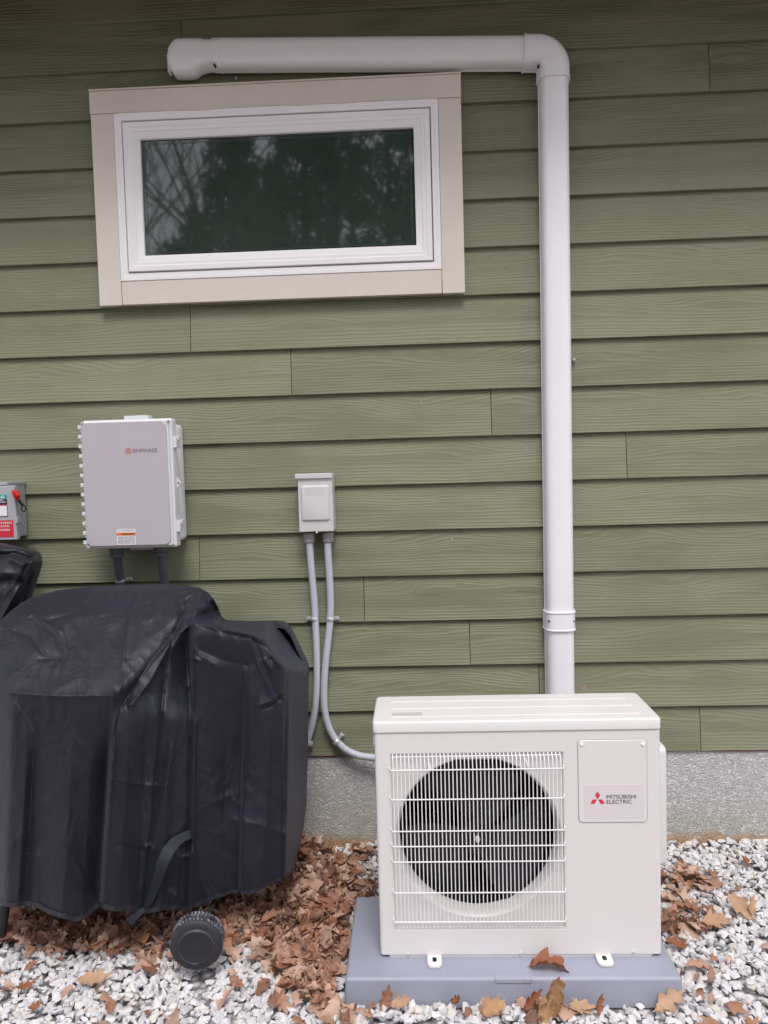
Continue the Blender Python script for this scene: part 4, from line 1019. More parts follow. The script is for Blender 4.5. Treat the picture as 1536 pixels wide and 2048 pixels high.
# vertical folds of the skirt
prof = lerp_pts(PX+0.06*(PY-1400), [(-40, 0.006), (0, 0), (60, -0.004), (74, 0.006), (110, -0.003), (150, -0.010), (190, 0.004), (222, 0.020), (232, -0.010), (262, -0.008), (300, 0.004), (330, 0.0), (345, -0.006), (384, 0.0), (640, 0.0)])
Yd = Yd+low*prof*2.9
prof2 = lerp_pts(PX+0.025*(PY-1400), [(384, 0), (392, -0.010), (420, 0.0), (455, 0.010), (484, 0.012), (491, -0.006), (520, -0.006), (548, 0.004), (572, 0.008), (578, -0.004), (600, 0.0), (640, 0)])
Yd = Yd+lowS*prof2*2.7
C = lambda poly, wd, am, kind='ridge': crease(PX, PY, poly, wd*1.35, am*1.35, kind)
for args in (
    ([(372, 1205), (352, 1262), (336, 1310), (325, 1400), (305, 1650), (285, 1828)], 2.6, -0.011),          # long seam
    ([(386, 1243), (380, 1330), (379, 1500), (380, 1660), (377, 1825)], 2.0, -0.009),                       # second seam
    ([(350, 1262), (300, 1325), (248, 1405)], 9, -0.020), ([(338, 1292), (300, 1362), (262, 1410)], 5, 0.010),
    ([(386, 1247), (430, 1254), (500, 1268), (530, 1282), (547, 1312), (556, 1330)], 2.6, 0.010),             # shelf front piping
    ([(386, 1247), (430, 1262), (500, 1277), (532, 1294)], 6, -0.006),
    ([(386, 1245), (368, 1232), (358, 1208), (404, 1182)], 5, -0.009), ([(386, 1245), (395, 1215), (406, 1184)], 4, 0.008),
    ([(386, 1245), (366, 1262), (350, 1270)], 4, 0.008), ([(386, 1245), (430, 1234), (446, 1240)], 4, -0.008),
    ([(404, 1180), (425, 1212), (440, 1236)], 4, -0.008), ([(412, 1180), (434, 1212), (444, 1232)], 3, 0.006),
    ([(556, 1300), (575, 1270), (584, 1262)], 5, -0.016), ([(546, 1314), (556, 1296), (574, 1286)], 6, 0.012), ([(574, 1272), (592, 1310), (604, 1340)], 5, -0.010),
    ([(544, 1318), (552, 1300), (576, 1312)], 4, -0.012), ([(530, 1320), (544, 1340), (552, 1318)], 4, 0.008),
    ([(500, 1280), (520, 1340), (552, 1402)], 4, 0.009), ([(508, 1280), (530, 1340), (556, 1398)], 6, -0.007),
    ([(494, 1330), (493, 1420), (492, 1500), (482, 1640), (478, 1780)], 3, -0.008),
    ([(380, 1312), (400, 1322), (392, 1350), (380, 1372)], 4, 0.007), ([(383, 1290), (402, 1312), (430, 1330)], 8, 0.007),
    ([(400, 1300), (450, 1322), (490, 1330)], 14, -0.008), ([(520, 1410), (545, 1400), (562, 1385)], 5, 0.006), ([(525, 1418), (545, 1412), (560, 1398)], 4, -0.006),
    ([(575, 1400), (578, 1480), (581, 1570)], 2.5, 0.006),
    ([(57, 1235), (80, 1248), (112, 1272), (122, 1300), (120, 1318)], 3.2, -0.006), ([(62, 1240), (90, 1246), (120, 1262)], 4, 0.005), ([(30, 1262), (60, 1270), (88, 1310)], 3.5, -0.006),
    ([(150, 1290), (166, 1318)], 3, -0.005), ([(80, 1318), (110, 1316), (106, 1330)], 3, -0.005), ([(60, 1190), (64, 1222), (57, 1235)], 3, 0.006),
    ([(175, 1205), (160, 1222), (128, 1232), (96, 1240)], 4, -0.005), ([(278, 1185), (264, 1215), (250, 1290), (240, 1380)], 2.4, 0.0035),
    ([(262, 1228), (330, 1200), (385, 1180)], 4, -0.004), ([(205, 1235), (250, 1225), (300, 1205)], 5, -0.004), ([(300, 1240), (320, 1218), (350, 1205)], 4, 0.004),
    ([(20, 1386), (120, 1392), (226, 1391)], 5, 0.007), ([(30, 1410), (50, 1440), (72, 1480)], 6, 0.006), ([(226, 1391), (228, 1500), (215, 1650), (199, 1815)], 4, 0.010),
    ([(72, 1440), (74, 1600), (76, 1800)], 3, 0.004), ([(235, 1560), (300, 1572), (340, 1570)], 4, 0.004), ([(236, 1690), (290, 1702)], 4, -0.005),
    ([(290, 1695), (300, 1690), (308, 1700)], 4, 0.008), ([(360, 1715), (378, 1712)], 5, 0.008), ([(385, 1705), (400, 1760), (420, 1800)], 9, 0.008),
    ([(340, 1785), (368, 1800)], 6, 0.007), ([(40, 1670), (70, 1655)], 5, 0.005), ([(45, 1710), (80, 1712)], 4, 0.005),
    ([(470, 1640), (520, 1650), (570, 1668)], 10, 0.006), ([(560, 1555), (600, 1572)], 3, -0.003), ([(455, 1590), (478, 1610)], 4, 0.004)):
    Yd = Yd+C(*args)
Yd += wrinkles(PX, PY, 11, 0.9, 0.022, 0.009, 0.0050)*(0.3+0.7*sst_((1420-PY)/150))
Yd += wrinkles(PX, PY, 61, -0.5, 0.016, 0.010, 0.0040)*(0.2+0.8*sst_((1420-PY)/150))
Yd += wrinkles(PX, PY, 21, 0.05, 0.022, 0.0035, 0.0110)*low
Yd += wrinkles(PX, PY, 31, -0.6, 0.035, 0.018, 0.0020)
Yd += wrinkles(PX, PY, 41, 0.15, 0.06, 0.02, 0.0012)
cover, P3 = cover_sheet('cover', PX, PY, Yd, -0.20, M['cover'], grill)
# stitched hem
hrows = np.arange(int(NR*0.984), NR); step = 1
Hh = P3[hrows].copy(); Hh[..., 1] -= 0.0022
n1, n2 = Hh.shape[:2]; I = np.arange(n1*n2).reshape(n1, n2)
Fq = np.stack([I[:-1, :-1], I[1:, :-1], I[1:, 1:], I[:-1, 1:]], -1).reshape(-1, 4)
hem = fast_mesh('hem', Hh.reshape(-1, 3), Fq, simple('grey_stitched_hem', (0.020, 0.021, 0.030), 0.5, var=0.6, vscale=60), cover); hem.data.shade_smooth()
def cov_y(px, py):
    j = np.argmin(abs(ux-px)); i = np.argmin(abs(PY[:, j]-py)); return Yd[i, j]
sp = [(381, 1668, 8), (366, 1674, 9), (350, 1684, 11), (336, 1702, 12), (325, 1727, 11), (317, 1752, 10), (309, 1778, 9), (300, 1800, 7), (288, 1818, 5), (272, 1832, 6), (258, 1845, 9)]
ribs = []
for i, (px, py, hw) in enumerate(sp):
    yy = min(cov_y(px, min(py, 1815)), -0.6)-0.016-(0.02 if i in (3, 4, 5) else 0)
    a_ = sp[max(i-1, 0)]; c_ = sp[min(i+1, len(sp)-1)]; tx, ty = c_[0]-a_[0], c_[1]-a_[1]; L = math.hypot(tx, ty); nx, ny = -ty/L, tx/L
    p, q = at(px+nx*hw, py+ny*hw, yy), at(px-nx*hw, py-ny*hw, yy-0.003)
    ribs.append([p, q, q+Vector((0, 0.002, 0)), p+Vector((0, 0.002, 0))])
b = MB(); b.loft(ribs); b.build('strap', simple('blue_black_webbing', (0.007, 0.010, 0.019), 0.7, var=0.2, vscale=80), cover, smooth=50)
# front-left leg, rear legs and bottom rail
b = MB(); a_, c_ = at(12, 1800, -0.60), gnd(2, 1880, 0.0); b.tube([a_, Vector((c_.x, -0.60, -0.01))], 0.016, 10); b.build('leg', M['black'], grill, smooth=50)
for xx, yy in ((-1.38, -0.28), (-0.74, -0.28)):
    b = MB(); b.tube([Vector((xx, yy, 0.9)), Vector((xx, yy, -0.01))], 0.014, 8); b.build('leg', M['black'], grill, smooth=50)
b = MB(); b.box(-1.38, -0.74, -0.62, -0.28, 0.22, 0.24); b.build('bottom_shelf', M['black'], grill)
# wheel
wc = at(392, 1893, -0.80); WRr = 0.0765; wyaw = R(7)
wt = Matrix.Translation(wc) @ Matrix.Rotation(wyaw, 4, 'Z')
def lathe(prof, seg=64):
    rings = [[wt @ Vector((r2*math.cos(2*math.pi*k/seg), y, r2*math.sin(2*math.pi*k/seg))) for k in range(seg)] for r2, y in prof]; return rings
b = MB(); b.loft(lathe([(0.050, 0.002), (0.054, -0.001), (0.066, 0.000), (WRr-0.003, 0.004), (WRr, 0.009), (WRr, 0.050), (WRr-0.004, 0.056), (0.05, 0.058)])); tyre = b.build('wheel', M['tyre'], grill, smooth=40)
b = MB()
for k in range(44):
    for row, (ya, yb2, sh_k) in enumerate(((0.009, 0.022, 0), (0.024, 0.037, 0.5), (0.039, 0.051, 0))):
        a0 = 2*math.pi*(k+sh_k)/44; da = 2*math.pi/44*0.62; sk = 0.05*(1 if row != 1 else -1)
        vs = []
        for rr_ in (WRr-0.001, WRr+0.0020):
            for (aa, yy) in ((a0, ya), (a0+da, ya), (a0+da+sk, yb2), (a0+sk, yb2)):
                vs.append(wt @ Vector((rr_*math.cos(aa), yy, rr_*math.sin(aa))))
        b.add(vs, [(4, 5, 6, 7), (0, 1, 5, 4), (1, 2, 6, 5), (2, 3, 7, 6), (3, 0, 4, 7)])
b.build('tread', M['tread'], tyre)
b = MB(); b.loft(lathe([(0.0505, 0.003), (0.0505, -0.003), (0.048, -0.0055), (0.044, -0.004), (0.02, -0.0045), (0.001, -0.0045)])); b.build('hubcap', M['black'], tyre, smooth=40)
b = MB(); b.loft(lathe([(0.0505, -0.0022), (0.0518, -0.0034), (0.0528, -0.0014)], 64), False, False); b.build('rim_edge', simple('satin_rim', (0.12, 0.12, 0.125), 0.25), tyre, smooth=60)
b = MB(); q = wt @ Vector((0, 0.06, 0)); b.tube([q, q+Vector((0, 0.42, 0))], 0.008, 8); b.tube([q+Vector((0, 0.22, 0)), q+Vector((-0.02, 0.24, 0.30))], 0.013, 8); b.build('axle', M['black'], grill, smooth=50)
b = MB(); b.loft(lathe([(0.050, 0.40), (WRr-0.003, 0.401), (WRr, 0.405), (WRr, 0.446), (WRr-0.004, 0.452), (0.05, 0.454)])); b.build('wheel', M['tyre'], grill, smooth=40)

# second covered thing behind, at the left edge
smk = thing('covered_smoker', 'upright black-covered cooker behind the grill, cut by the left edge', 'covered cooker', (-1.65, -0.3, 0))
NR2, NC2 = 220, 160
rows = np.linspace(0, 1, NR2)[:, None]; cols = np.linspace(0, 1, NC2)[None, :]
PYr = 1078+rows*(1730-1078)
xR = lerp_pts(PYr, [(1078, -8), (1084, 20), (1090, 45), (1094, 66), (1099, 78), (1108, 84), (1122, 85), (1140, 81), (1160, 74), (1185, 66), (1230, 55), (1400, 40), (1730, 40)])
xLf = lerp_pts(PYr, [(1078, -60), (1090, -190), (1130, -230), (1400, -260), (1730, -270)])
PX2 = xLf*(1-cols)+xR*cols; PY2 = PYr+0*cols
PY2 = PY2+np.clip(12*((cols-0.6)**2)*np.exp(-rows*8)*3, 0, 12)
e = np.clip(1-cols, 0, 1)
Y2 = -0.36+0.14*np.exp(-e/0.06)+0.12*np.exp(-rows/0.04)+0.16*np.exp(-cols/0.08)
C2 = lambda poly, wd, am: crease(PX2, PY2, poly, wd, am)
for args in (([(-5, 1110), (30, 1107), (60, 1117), (74, 1106)], 6, -0.035), ([(20, 1118), (45, 1130), (70, 1120)], 4, 0.020), ([(60, 1090), (82, 1104), (84, 1130)], 5, 0.012), ([(76, 1100), (62, 1130), (35, 1180), (5, 1235), (-15, 1300)], 8, 0.028),
             ([(60, 1150), (40, 1200), (20, 1240)], 8, -0.025), ([(-10, 1165), (20, 1160), (40, 1165)], 8, -0.025), ([(0, 1145), (30, 1148)], 6, 0.012), ([(50, 1120), (40, 1150), (10, 1190)], 6, 0.012), ([(-100, 1100), (-80, 1300), (-90, 1700)], 10, 0.02), ([(-160, 1100), (-150, 1300), (-170, 1700)], 10, -0.02)):
    Y2 = Y2+C2(*args)
Y2 += wrinkles(PX2, PY2, 51, 0.6, 0.03, 0.012, 0.010)
cv2, _ = cover_sheet('cover', PX2, PY2, Y2, -0.10, cover_material('black_nylon_cover', (0.008, 0.008, 0.011)), smk)
b = MB(); b.tube([Vector((-1.75, -0.28, 0.5)), Vector((-1.75, -0.28, -0.01))], 0.015, 8); b.build('leg', M['black'], smk)
b = MB(); b.tube([Vector((-1.48, -0.22, 0.5)), Vector((-1.48, -0.22, -0.01))], 0.015, 8); b.build('leg', M['black'], smk)

# ------------------------------------------------------------------ gravel
def hull_protos(n, seed):
    r2 = np.random.default_rng(seed); out_ = []
    while len(out_) < n:
        k = r2.integers(9, 14); p = r2.standard_normal((k, 3)); p /= np.linalg.norm(p, axis=1)[:, None]
        p *= np.array([1.0, r2.uniform(0.6, 0.95), r2.uniform(0.4, 0.75)])*r2.uniform(0.85, 1.1, (k, 1))
        bm = bmesh.new(); vs = [bm.verts.new(x) for x in p]
        bmesh.ops.convex_hull(bm, input=vs); bmesh.ops.triangulate(bm, faces=bm.faces)
        bm.verts.ensure_lookup_table(); loose = [v_ for v_ in bm.verts if not v_.link_faces]
        for v_ in loose: bm.verts.remove(v_)
        bm.verts.index_update(); bm.normal_update()
        out_.append((np.array([v_.co[:] for v_ in bm.verts]), np.array([[v_.index for v_ in f.verts] for f in bm.faces]))); bm.free()
    return out_
def rotmats(n, r2, tilt=None):
    if tilt is None:
        q = r2.standard_normal((n, 4)); q /= np.linalg.norm(q, axis=1)[:, None]
        w_, x, y, z = q.T
    else:
        a_ = r2.uniform(0, 2*math.pi, n); t = np.abs(r2.normal(0, 1, n))*tilt; ph = r2.uniform(0, 2*math.pi, n)
        w1, z1_ = np.cos(a_/2), np.sin(a_/2); w2, x2, y2 = np.cos(t/2), np.sin(t/2)*np.cos(ph), np.sin(t/2)*np.sin(ph)
        w_, x, y, z = w2*w1, x2*w1+y2*z1_, y2*w1-x2*z1_, w2*z1_
    M_ = np.empty((n, 3, 3))
    M_[:, 0, 0] = 1-2*(y*y+z*z); M_[:, 0, 1] = 2*(x*y-z*w_); M_[:, 0, 2] = 2*(x*z+y*w_)
    M_[:, 1, 0] = 2*(x*y+z*w_); M_[:, 1, 1] = 1-2*(x*x+z*z); M_[:, 1, 2] = 2*(y*z-x*w_)
    M_[:, 2, 0] = 2*(x*z-y*w_); M_[:, 2, 1] = 2*(y*z+x*w_); M_[:, 2, 2] = 1-2*(x*x+y*y)
    return M_
def scatter(name, protos, pos, Rm_, sc_, mat, r2):
    Vs, Fs, base = [], [], 0
    which = r2.integers(0, len(protos), len(pos))
    for k, (pv, pf) in enumerate(protos):
        s_ = np.where(which == k)[0]
        if not len(s_): continue
        vv = np.einsum('nij,vj->nvi', Rm_[s_], pv)*sc_[s_][:, None, None]+pos[s_][:, None, :]
        ff = pf[None]+(np.arange(len(s_))*len(pv))[:, None, None]+base
        Vs.append(vv.reshape(-1, 3)); Fs.append(ff.reshape(-1, pf.shape[1])); base += len(s_)*len(pv)
    return fast_mesh(name, np.concatenate(Vs), np.concatenate(Fs), mat)
r2 = np.random.default_rng(5)
def stones(x0, x1, y0, y1, dens, smin_, smax_, zlo, zhi):
    n = int((x1-x0)*(y1-y0)*dens)
    p = np.stack([r2.uniform(x0, x1, n), r2.uniform(y0, y1, n), r2.uniform(zlo, zhi, n)], -1)
    s = smin_+(smax_-smin_)*r2.beta(1.6, 2.6, n)
    return p, s
GP, GS = [], []
for args in ((-1.95, 1.85, -1.35, 0.012, 2000, 0.013, 0.024, -0.018, -0.004), (-1.95, 1.85, -1.35, 0.012, 2300, 0.010, 0.024, -0.008, 0.004),
             (-3.6, 3.6, -3.4, -1.35, 700, 0.012, 0.026, -0.016, 0.0), (1.85, 3.6, -1.35, 0.0, 800, 0.012, 0.024, -0.016, 0.0), (-3.6, -1.95, -1.35, 0.0, 800, 0.012, 0.024, -0.016, 0.0)):
    p, s = stones(*args); GP.append(p); GS.append(s)
GP = np.concatenate(GP); GS = np.concatenate(GS)
inpad = (GP[:, 0] > pX0-0.014) & (GP[:, 0] < pX1+0.014) & (GP[:, 1] > pY0-0.016) & (GP[:, 1] < pY1+0.012)
inwheel = ((GP[:, 0]-wc.x)**2 < 0.035**2) & (GP[:, 1] > -0.82) & (GP[:, 1] < -0.73)
k_ = ~(inpad | inwheel); GP, GS = GP[k_], GS[k_]
GP[:, 2] += 0.006*np.sin(GP[:, 0]*5+1)*np.cos(GP[:, 1]*7)
GP[:, 2] += np.where(GP[:, 1] > -0.10, (GP[:, 1]+0.10)*0.10, 0)
gravel_ob = tag(scatter('gravel', hull_protos(26, 9), GP, rotmats(len(GP), r2, 0.55), GS, M['stone'], r2), 'pale crushed stone gravel spread along the foot of the wall', 'gravel', kind='stuff')
gravel_ob.data.shade_flat()

# ------------------------------------------------------------------ leaves
def leaf_proto(r3, curl, cross, lobes=3, res=22, nc=6):
    """lobed oak leaf, 1 unit long, as a curled grid"""
    V, F = [], []
    ph = r3.uniform(0, 0.3); dep = r3.uniform(0.45, 0.72); wmax = r3.uniform(0.26, 0.36)
    bend = r3.uniform(-0.5, 0.5); tw = r3.uniform(-0.8, 0.8)
    for i in range(res+1):
        t = i/res
        env = math.sin(math.pi*min(1, t*0.97+0.03))**0.65*(0.55+0.6*math.sin(math.pi*t**0.8))
        sides = []
        for sgn_ in (-1, 1):
            sl = (t*(lobes+0.2)+ph+(0.12 if sgn_ > 0 else 0)) % 1.0
            lob = (sl/0.62)**0.8 if sl < 0.62 else max(0.0, 1-((sl-0.62)/0.38))**1.2
            wv = wmax*env*(1-dep+dep*lob)
            if t > 0.9: wv *= max(0.0, (1-t)/0.1)**0.7
            if t < 0.10: wv = 0.012
            sides.append((wv, 0.10*lob))
        for j in range(nc+1):
            s = j/nc*2-1; wv, fw = sides[0] if s < 0 else sides[1]
            y = s*wv; x = t-0.5+abs(s)**2*fw
            kk = cross*2.6+1e-6; y_r = math.sin(kk*y)/kk; z = (1-math.cos(kk*y))/kk; y = y_r
            V.append([x, y+bend*0.12*math.sin(math.pi*t), z, t])
    V = np.array(V)
    # curl along the length
    th = (V[:, 0])*curl; rad = 1/curl if abs(curl) > 1e-3 else 1e3
    X = np.sin(th)*rad; Z = (1-np.cos(th))*rad
    nx, nz_ = -np.sin(th), np.cos(th)
    P_ = np.stack([X+nx*V[:, 2], V[:, 1], Z+nz_*V[:, 2]], -1)
    a_ = tw*V[:, 0]; y_, z_ = P_[:, 1].copy(), P_[:, 2].copy(); P_[:, 1] = y_*np.cos(a_)-z_*np.sin(a_); P_[:, 2] = y_*np.sin(a_)+z_*np.cos(a_)
    P_ += np.stack([0*a_, 0*a_, 0.02*np.sin(V[:, 0]*23+ph*9)*np.sign(V[:, 1])*np.abs(V[:, 1])/0.3+0.012*r3.standard_normal(len(a_))*(np.abs(V[:, 1]) > 0.05)], -1)
    for i in range(res):
        for j in range(nc):
            q = i*(nc+1)+j; F.append((q, q+1, q+nc+2, q+nc+1))
    return P_, np.array(F)
r3 = np.random.default_rng(17)
LP = [leaf_proto(r3, r3.uniform(-2.6, 2.6), r3.uniform(-1.5, 2.5), int(r3.integers(2, 5)), 18, 4) for _ in range(26)]
blobs = [  # px, py, spread x, spread y, count, heap
    (560, 1760, 38, 30, 190, 0.045), (610, 1720, 34, 28, 150, 0.050), (650, 1790, 40, 38, 230, 0.040), (560, 1840, 60, 38, 230, 0.035), (640, 1860, 36, 45, 210, 0.035),
    (610, 1930, 42, 35, 120, 0.02), (650, 1985, 30, 30, 70, 0.015), (500, 1840, 36, 30, 110, 0.03), (480, 1800, 60, 22, 130, 0.03), (590, 1690, 18, 12, 60, 0.06), (690, 1770, 30, 26, 70, 0.02), (715, 1712, 22, 8, 16, 0.01),
    (300, 1850, 90, 18, 300, 0.03), (160, 1860, 80, 18, 260, 0.03), (60, 1855, 60, 18, 130, 0.03), (230, 1895, 100, 14, 110, 0.02), (250, 1800, 180, 30, 300, 0.02), (320, 1920, 40, 12, 12, 0.0),
    (1370, 1762, 36, 9, 60, 0.018), (1352, 1800, 22, 12, 40, 0.015), (1385, 1852, 34, 10, 55, 0.015), (1345, 1840, 18, 16, 25, 0.012), (1400, 1770, 26, 8, 20, 0.01),
    (760, 2005, 50, 16, 4, 0.0), (900, 2035, 120, 12, 6, 0.0), (1100, 2035, 40, 12, 12, 0.01), (1400, 1960, 90, 60, 16, 0.0), (200, 1980, 150, 40, 14, 0.0), (450, 1990, 90, 40, 16, 0.0), (1450, 1900, 60, 100, 12, 0.0), (700, 2020, 30, 20, 16, 0.0)]
LPos = []
for (px, py, sx, sy, n, hp) in blobs:
    for _ in range(int(n*(0.45 if 1300 < px < 1420 else 0.8))):
        qx, qy = px+r3.normal()*sx, py+r3.normal()*sy
        p = gnd(qx, qy)
        if p.y > -0.015 or (pX0-0.03 < p.x < pX1+0.03 and pY0-0.035 < p.y < pY1+0.02): continue
        if (p.x-wc.x)**2 < 0.10**2 and -0.90 < p.y < -0.70: continue
        d_ = math.exp(-((qx-px)/sx/1.4)**2-((qy-py)/sy/1.4)**2)
        LPos.append((p.x, p.y, 0.008+r3.uniform(0, 1)*0.012+hp*d_*r3.uniform(0.1, 1)))
LPos = np.array(LPos); nl = len(LPos)
tag(scatter('leaf_litter', LP, LPos, rotmats(nl, r3, 0.72), r3.uniform(0.035, 0.10, nl), M['leaf'], r3), 'drifted brown oak leaves between the grill and the outdoor unit and under the grill', 'leaves', kind='stuff')

def leaf_thing(label, pos, size, rot, curl, cross, mat, seed, lobes=3, tape=True):
    rr3 = np.random.default_rng(seed); V, F = leaf_proto(rr3, curl, cross, lobes, 30, 8)
    V = V*size*0.88
    o = fast_mesh('oak_leaf', V, F, mat); o.data.shade_smooth()
    o.rotation_euler = rot; o.location = pos
    return tag(o, label, 'leaf', 'single dry oak leaves')
def gp(px, py, z=0.02): return gnd(px, py, z)
leaf_thing('curled orange-brown oak leaf lying on the equipment pad under the front of the unit', gp(1096, 1924, PT+0.020), 0.150, (R(172), R(2), R(-6)), 1.5, -1.3, M['leaf_red'], 101)
leaf_thing('crumpled golden oak leaf standing upright against the front of the pad', gp(1106, 1999, 0.050)+Vector((0, 0.012, 0)), 0.165, (R(72), R(-76), R(12)), 1.2, 2.6, M['leaf_gold'], 102, 4)
leaf_thing('rolled golden-tan oak leaf leaning at the foot of the upright leaf by the pad', gp(1084, 2022, 0.030), 0.155, (R(50), R(-62), R(75)), 2.2, 2.6, M['leaf_gold'], 103)
leaf_thing('russet oak leaf behind the upright leaf at the pad front, left tip raised', gp(1062, 2000, 0.035), 0.09, (R(60), R(-30), R(30)), 1.2, 1.5, M['leaf_red'], 104)
leaf_thing('large tan oak leaf propped against the right front corner of the pad', gp(1338, 2000, 0.032), 0.135, (R(32), R(-12), R(28)), -0.8, -1.2, M['leaf_tan'], 105)
leaf_thing('flat tan oak leaf on gravel right of the golden leaves by the pad', gp(1160, 2015, 0.02), 0.10, (R(14), R(8), R(8)), 0.8, 0.6, M['leaf_tan'], 106)
leaf_thing('slim russet oak leaf leaning on the pad front between two pale stones', gp(1196, 2010, 0.03), 0.075, (R(70), R(-55), R(60)), 1.4, 1.8, M['leaf_red'], 107)
leaf_thing('branching brown oak leaf against the left front of the pad', gp(770, 2000, 0.03), 0.10, (R(50), R(-62), R(40)), 1.2, 1.8, M['leaf'], 108)
leaf_thing('pale tan oak leaf beside the branching leaf at the left front of the pad', gp(800, 2005, 0.03), 0.085, (R(30), R(-20), R(-10)), 1.0, 1.2, M['leaf_tan'], 109)
leaf_thing('small dark brown curled leaf on the gravel midway along the left pad front', gp(915, 2003, 0.025), 0.065, (R(40), R(-30), R(-50)), 2.0, 2.0, M['leaf_red'], 110)
leaf_thing('golden oak leaf in the gravel just left of the upright leaf by the pad', gp(985, 2020, 0.022), 0.10, (R(22), R(-8), R(35)), 0.9, 1.0, M['leaf_gold'], 111)
leaf_thing('dark rust leaf on the gravel against the foundation at the right edge', gp(1490, 1722, 0.022), 0.085, (R(38), R(8), R(70)), 0.8, 0.7, M['leaf_red'], 112)
leaf_thing('large tan oak leaf standing on the gravel right of the unit, folded in a V', gp(1480, 1812, 0.030), 0.135, (R(30), R(28), R(-50)), 0.7, 1.0, M['leaf_tan'], 113)
leaf_thing('narrow tan leaf rising beside the folded V-shaped leaf', gp(1503, 1812, 0.035), 0.085, (R(60), R(-40), R(60)), 0.7, 0.8, M['leaf_tan'], 114)
leaf_thing('flat tan lobed oak leaf on the right edge of the leaf patch beside the unit', gp(1432, 1842, 0.030), 0.125, (R(18), R(2), R(6)), 0.4, 0.5, M['leaf_tan'], 115, 3)
leaf_thing('orange-brown oak leaf on white gravel beside the right side of the pad', gp(1352, 1888, 0.024), 0.085, (R(18), R(12), R(-20)), 1.0, 1.0, M['leaf_red'], 116)
leaf_thing('tan oak leaf at the front of the litter below the black cover', gp(185, 1958, 0.025), 0.115, (R(12), R(4), R(20)), 0.7, 0.8, M['leaf_tan'], 117)
leaf_thing('rust oak leaf on white gravel at far lower left', gp(48, 1972, 0.024), 0.07, (R(24), R(10), R(50)), 1.2, 1.0, M['leaf_red'], 118)
leaf_thing('small rust leaf on white gravel below the leaf litter at lower left', gp(70, 2012, 0.022), 0.05, (R(25), R(-10), R(20)), 1.4, 1.0, M['leaf_red'], 119)
leaf_thing('brown oak leaf on the white gravel right of the wheel', gp(472, 1965, 0.022), 0.07, (R(20), R(8), R(-30)), 1.0, 1.0, M['leaf'], 120)
leaf_thing('curled grey-brown leaf on the rear edge of the unit lid beside the duct', Vector((at(1166, 1384, -0.47).x, -0.475, zT+0.004)), 0.062, (R(190), R(0), R(8)), 2.3, 1.2, leaf_material('grey_brown_leaf', [(0, (0.25, 0.19, 0.16)), (1, (0.28, 0.21, 0.18))]), 121)

# ------------------------------------------------------------------ woodland behind the photographer, mirrored in the window
r4 = np.random.default_rng(23)
def needles_material():
    m, n, b = newmat('pine_needles'); geo = N(n, 'ShaderNodeNewGeometry')
    n.links.new(ramp(n, geo.outputs['Random Per Island'], [(0, (0.05, 0.10, 0.05)), (0.5, (0.09, 0.16, 0.08)), (1, (0.13, 0.19, 0.10))]), b.inputs['Base Color']); b.inputs['Roughness'].default_value = 0.6; return m
def bark_material():
    m, n, b = newmat('grey_bark'); tc = N(n, 'ShaderNodeTexCoord')
    n.links.new(ramp(n, noise(n, tc.outputs['Object'], 9, 5, 0.7), [(0.3, (0.05, 0.04, 0.035)), (0.7, (0.16, 0.135, 0.12))]), b.inputs['Base Color']); b.inputs['Roughness'].default_value = 0.9; return m
needV, needF, wood = [], [], MB()
base = 0
def conifer(x, y, hgt, rad, n):
    global base
    wood.tube([Vector((x, y, -0.1)), Vector((x+r4.normal()*0.1, y, hgt*0.5)), Vector((x, y, hgt))], [0.20, 0.13, 0.02], 7)
    nb = n//18
    for _ in range(nb):
        t = r4.uniform(0.06, 1.0)**0.9; z = hgt*t; rr_ = rad*(1-t)**0.75*r4.uniform(0.55, 1.1)+0.15; a_ = r4.uniform(0, 2*math.pi)
        tip = np.array([x+rr_*math.cos(a_), y+rr_*math.sin(a_), z-rr_*0.12]); root = np.array([x, y, z])
        k = 34; s_ = r4.uniform(0.2, 1, k)[:, None]; c = root+(tip-root)*s_+r4.normal(0, 0.13, (k, 3))
        d = r4.normal(0, 1, (k, 3)); d /= np.linalg.norm(d, axis=1)[:, None]; e_ = np.cross(d, r4.normal(0, 1, (k, 3))); e_ /= np.linalg.norm(e_, axis=1)[:, None]
        L = r4.uniform(0.06, 0.15, (k, 1)); W = L*0.34
        q = np.stack([c-d*L-e_*W*0.3, c-e_*W, c+d*L, c+e_*W], 1)
        needV.append(q.reshape(-1, 3)); needF.append(np.arange(k*4).reshape(k, 4)+base); base += k*4
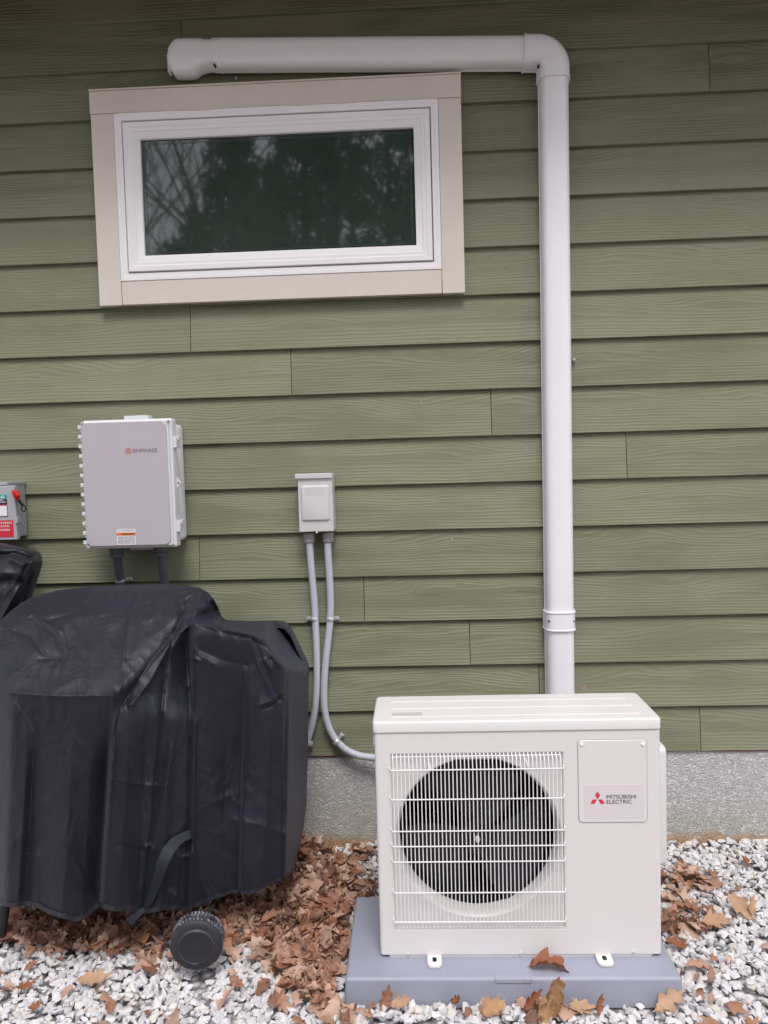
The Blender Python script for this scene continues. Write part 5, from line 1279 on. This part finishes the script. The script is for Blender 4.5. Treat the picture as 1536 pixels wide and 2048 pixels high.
for (x, y, h_, rd, n) in ((0.6, -15.5, 13, 2.6, 6500), (-1.8, -17.5, 14, 2.8, 6500), (3.0, -17, 14, 2.8, 4500), (-4.3, -16.5, 10.5, 2.3, 5200), (-3.0, -20.5, 15, 3.0, 5200), (1.2, -20, 15, 3.0, 5000),
                          (-6.6, -19, 8.0, 2.0, 3200), (-0.6, -23.5, 17, 3.4, 4200), (5.5, -20, 14, 3.0, 3500), (8, -18, 13, 3, 2500), (-5.4, -24, 12, 2.8, 3000), (-12.5, -20, 12, 2.8, 2500), (2.2, -13.2, 6.5, 1.9, 2500), (-9.6, -23, 8.5, 2.4, 2500), (11, -22, 14, 3.2, 2000), (-16, -19, 12, 3, 2000), (-2.2, -27, 19, 4.0, 5000), (2.8, -26, 19, 4, 4500), (0.4, -29, 20, 4.2, 4000), (-5.0, -29, 15, 3.6, 3500), (-7.6, -25, 11, 2.6, 3000), (-2.9, -14, 8.0, 1.9, 3000), (-8.6, -19.5, 6.5, 1.6, 1800)):
    conifer(x, y, h_, rd, n)
def bare(x, y, hgt):
    def br(p, d, L, r_, dep):
        pts = [p]; q = p.copy()
        for _ in range(3):
            d = (d+Vector((r4.normal()*0.13, r4.normal()*0.13, 0.05))).normalized(); q = q+d*(L/3); pts.append(q.copy())
        wood.tube(pts, [r_, r_*0.85, r_*0.7, r_*0.5], 5 if dep < 2 else 3, False)
        if dep < 4:
            for _ in range(4 if dep else 11):
                k = r4.integers(1, 4); a_ = r4.uniform(0, 2*math.pi)
                nd = (d+Vector((math.cos(a_), math.sin(a_), r4.uniform(-0.1, 0.5)))*r4.uniform(0.5, 0.95)).normalized()
                br(pts[k], nd, L*r4.uniform(0.38, 0.62), r_*0.45, dep+1)
    br(Vector((x, y, -0.1)), Vector((0, 0, 1)), hgt, 0.07, 0)
for x, y, h_ in ((-7.0, -16, 11), (-8.4, -18, 12), (-6.0, -14.5, 10), (-9.5, -21, 13), (-4.8, -19, 12), (-3.2, -15, 10), (-10.8, -17, 12), (4.4, -15, 10), (-7.6, -22, 13)):
    bare(x, y, h_)
nv = len(wood.v); WV = np.array(wood.v); 
me = bpy.data.meshes.new('woodland')
NVv = np.concatenate(needV); NF = np.concatenate(needF)
# one mesh, two materials
me.from_pydata(np.concatenate([WV, NVv]).tolist(), [], [list(f) for f in wood.f]+(NF+nv).tolist())
me.materials.append(bark_material()); me.materials.append(needles_material())
mi = np.zeros(len(me.polygons), dtype=np.int32); mi[len(wood.f):] = 1; me.polygons.foreach_set('material_index', mi)
tag(link('woodland', me, None), 'dense evergreen and bare woodland mirrored in the window glass', 'woodland', kind='stuff')
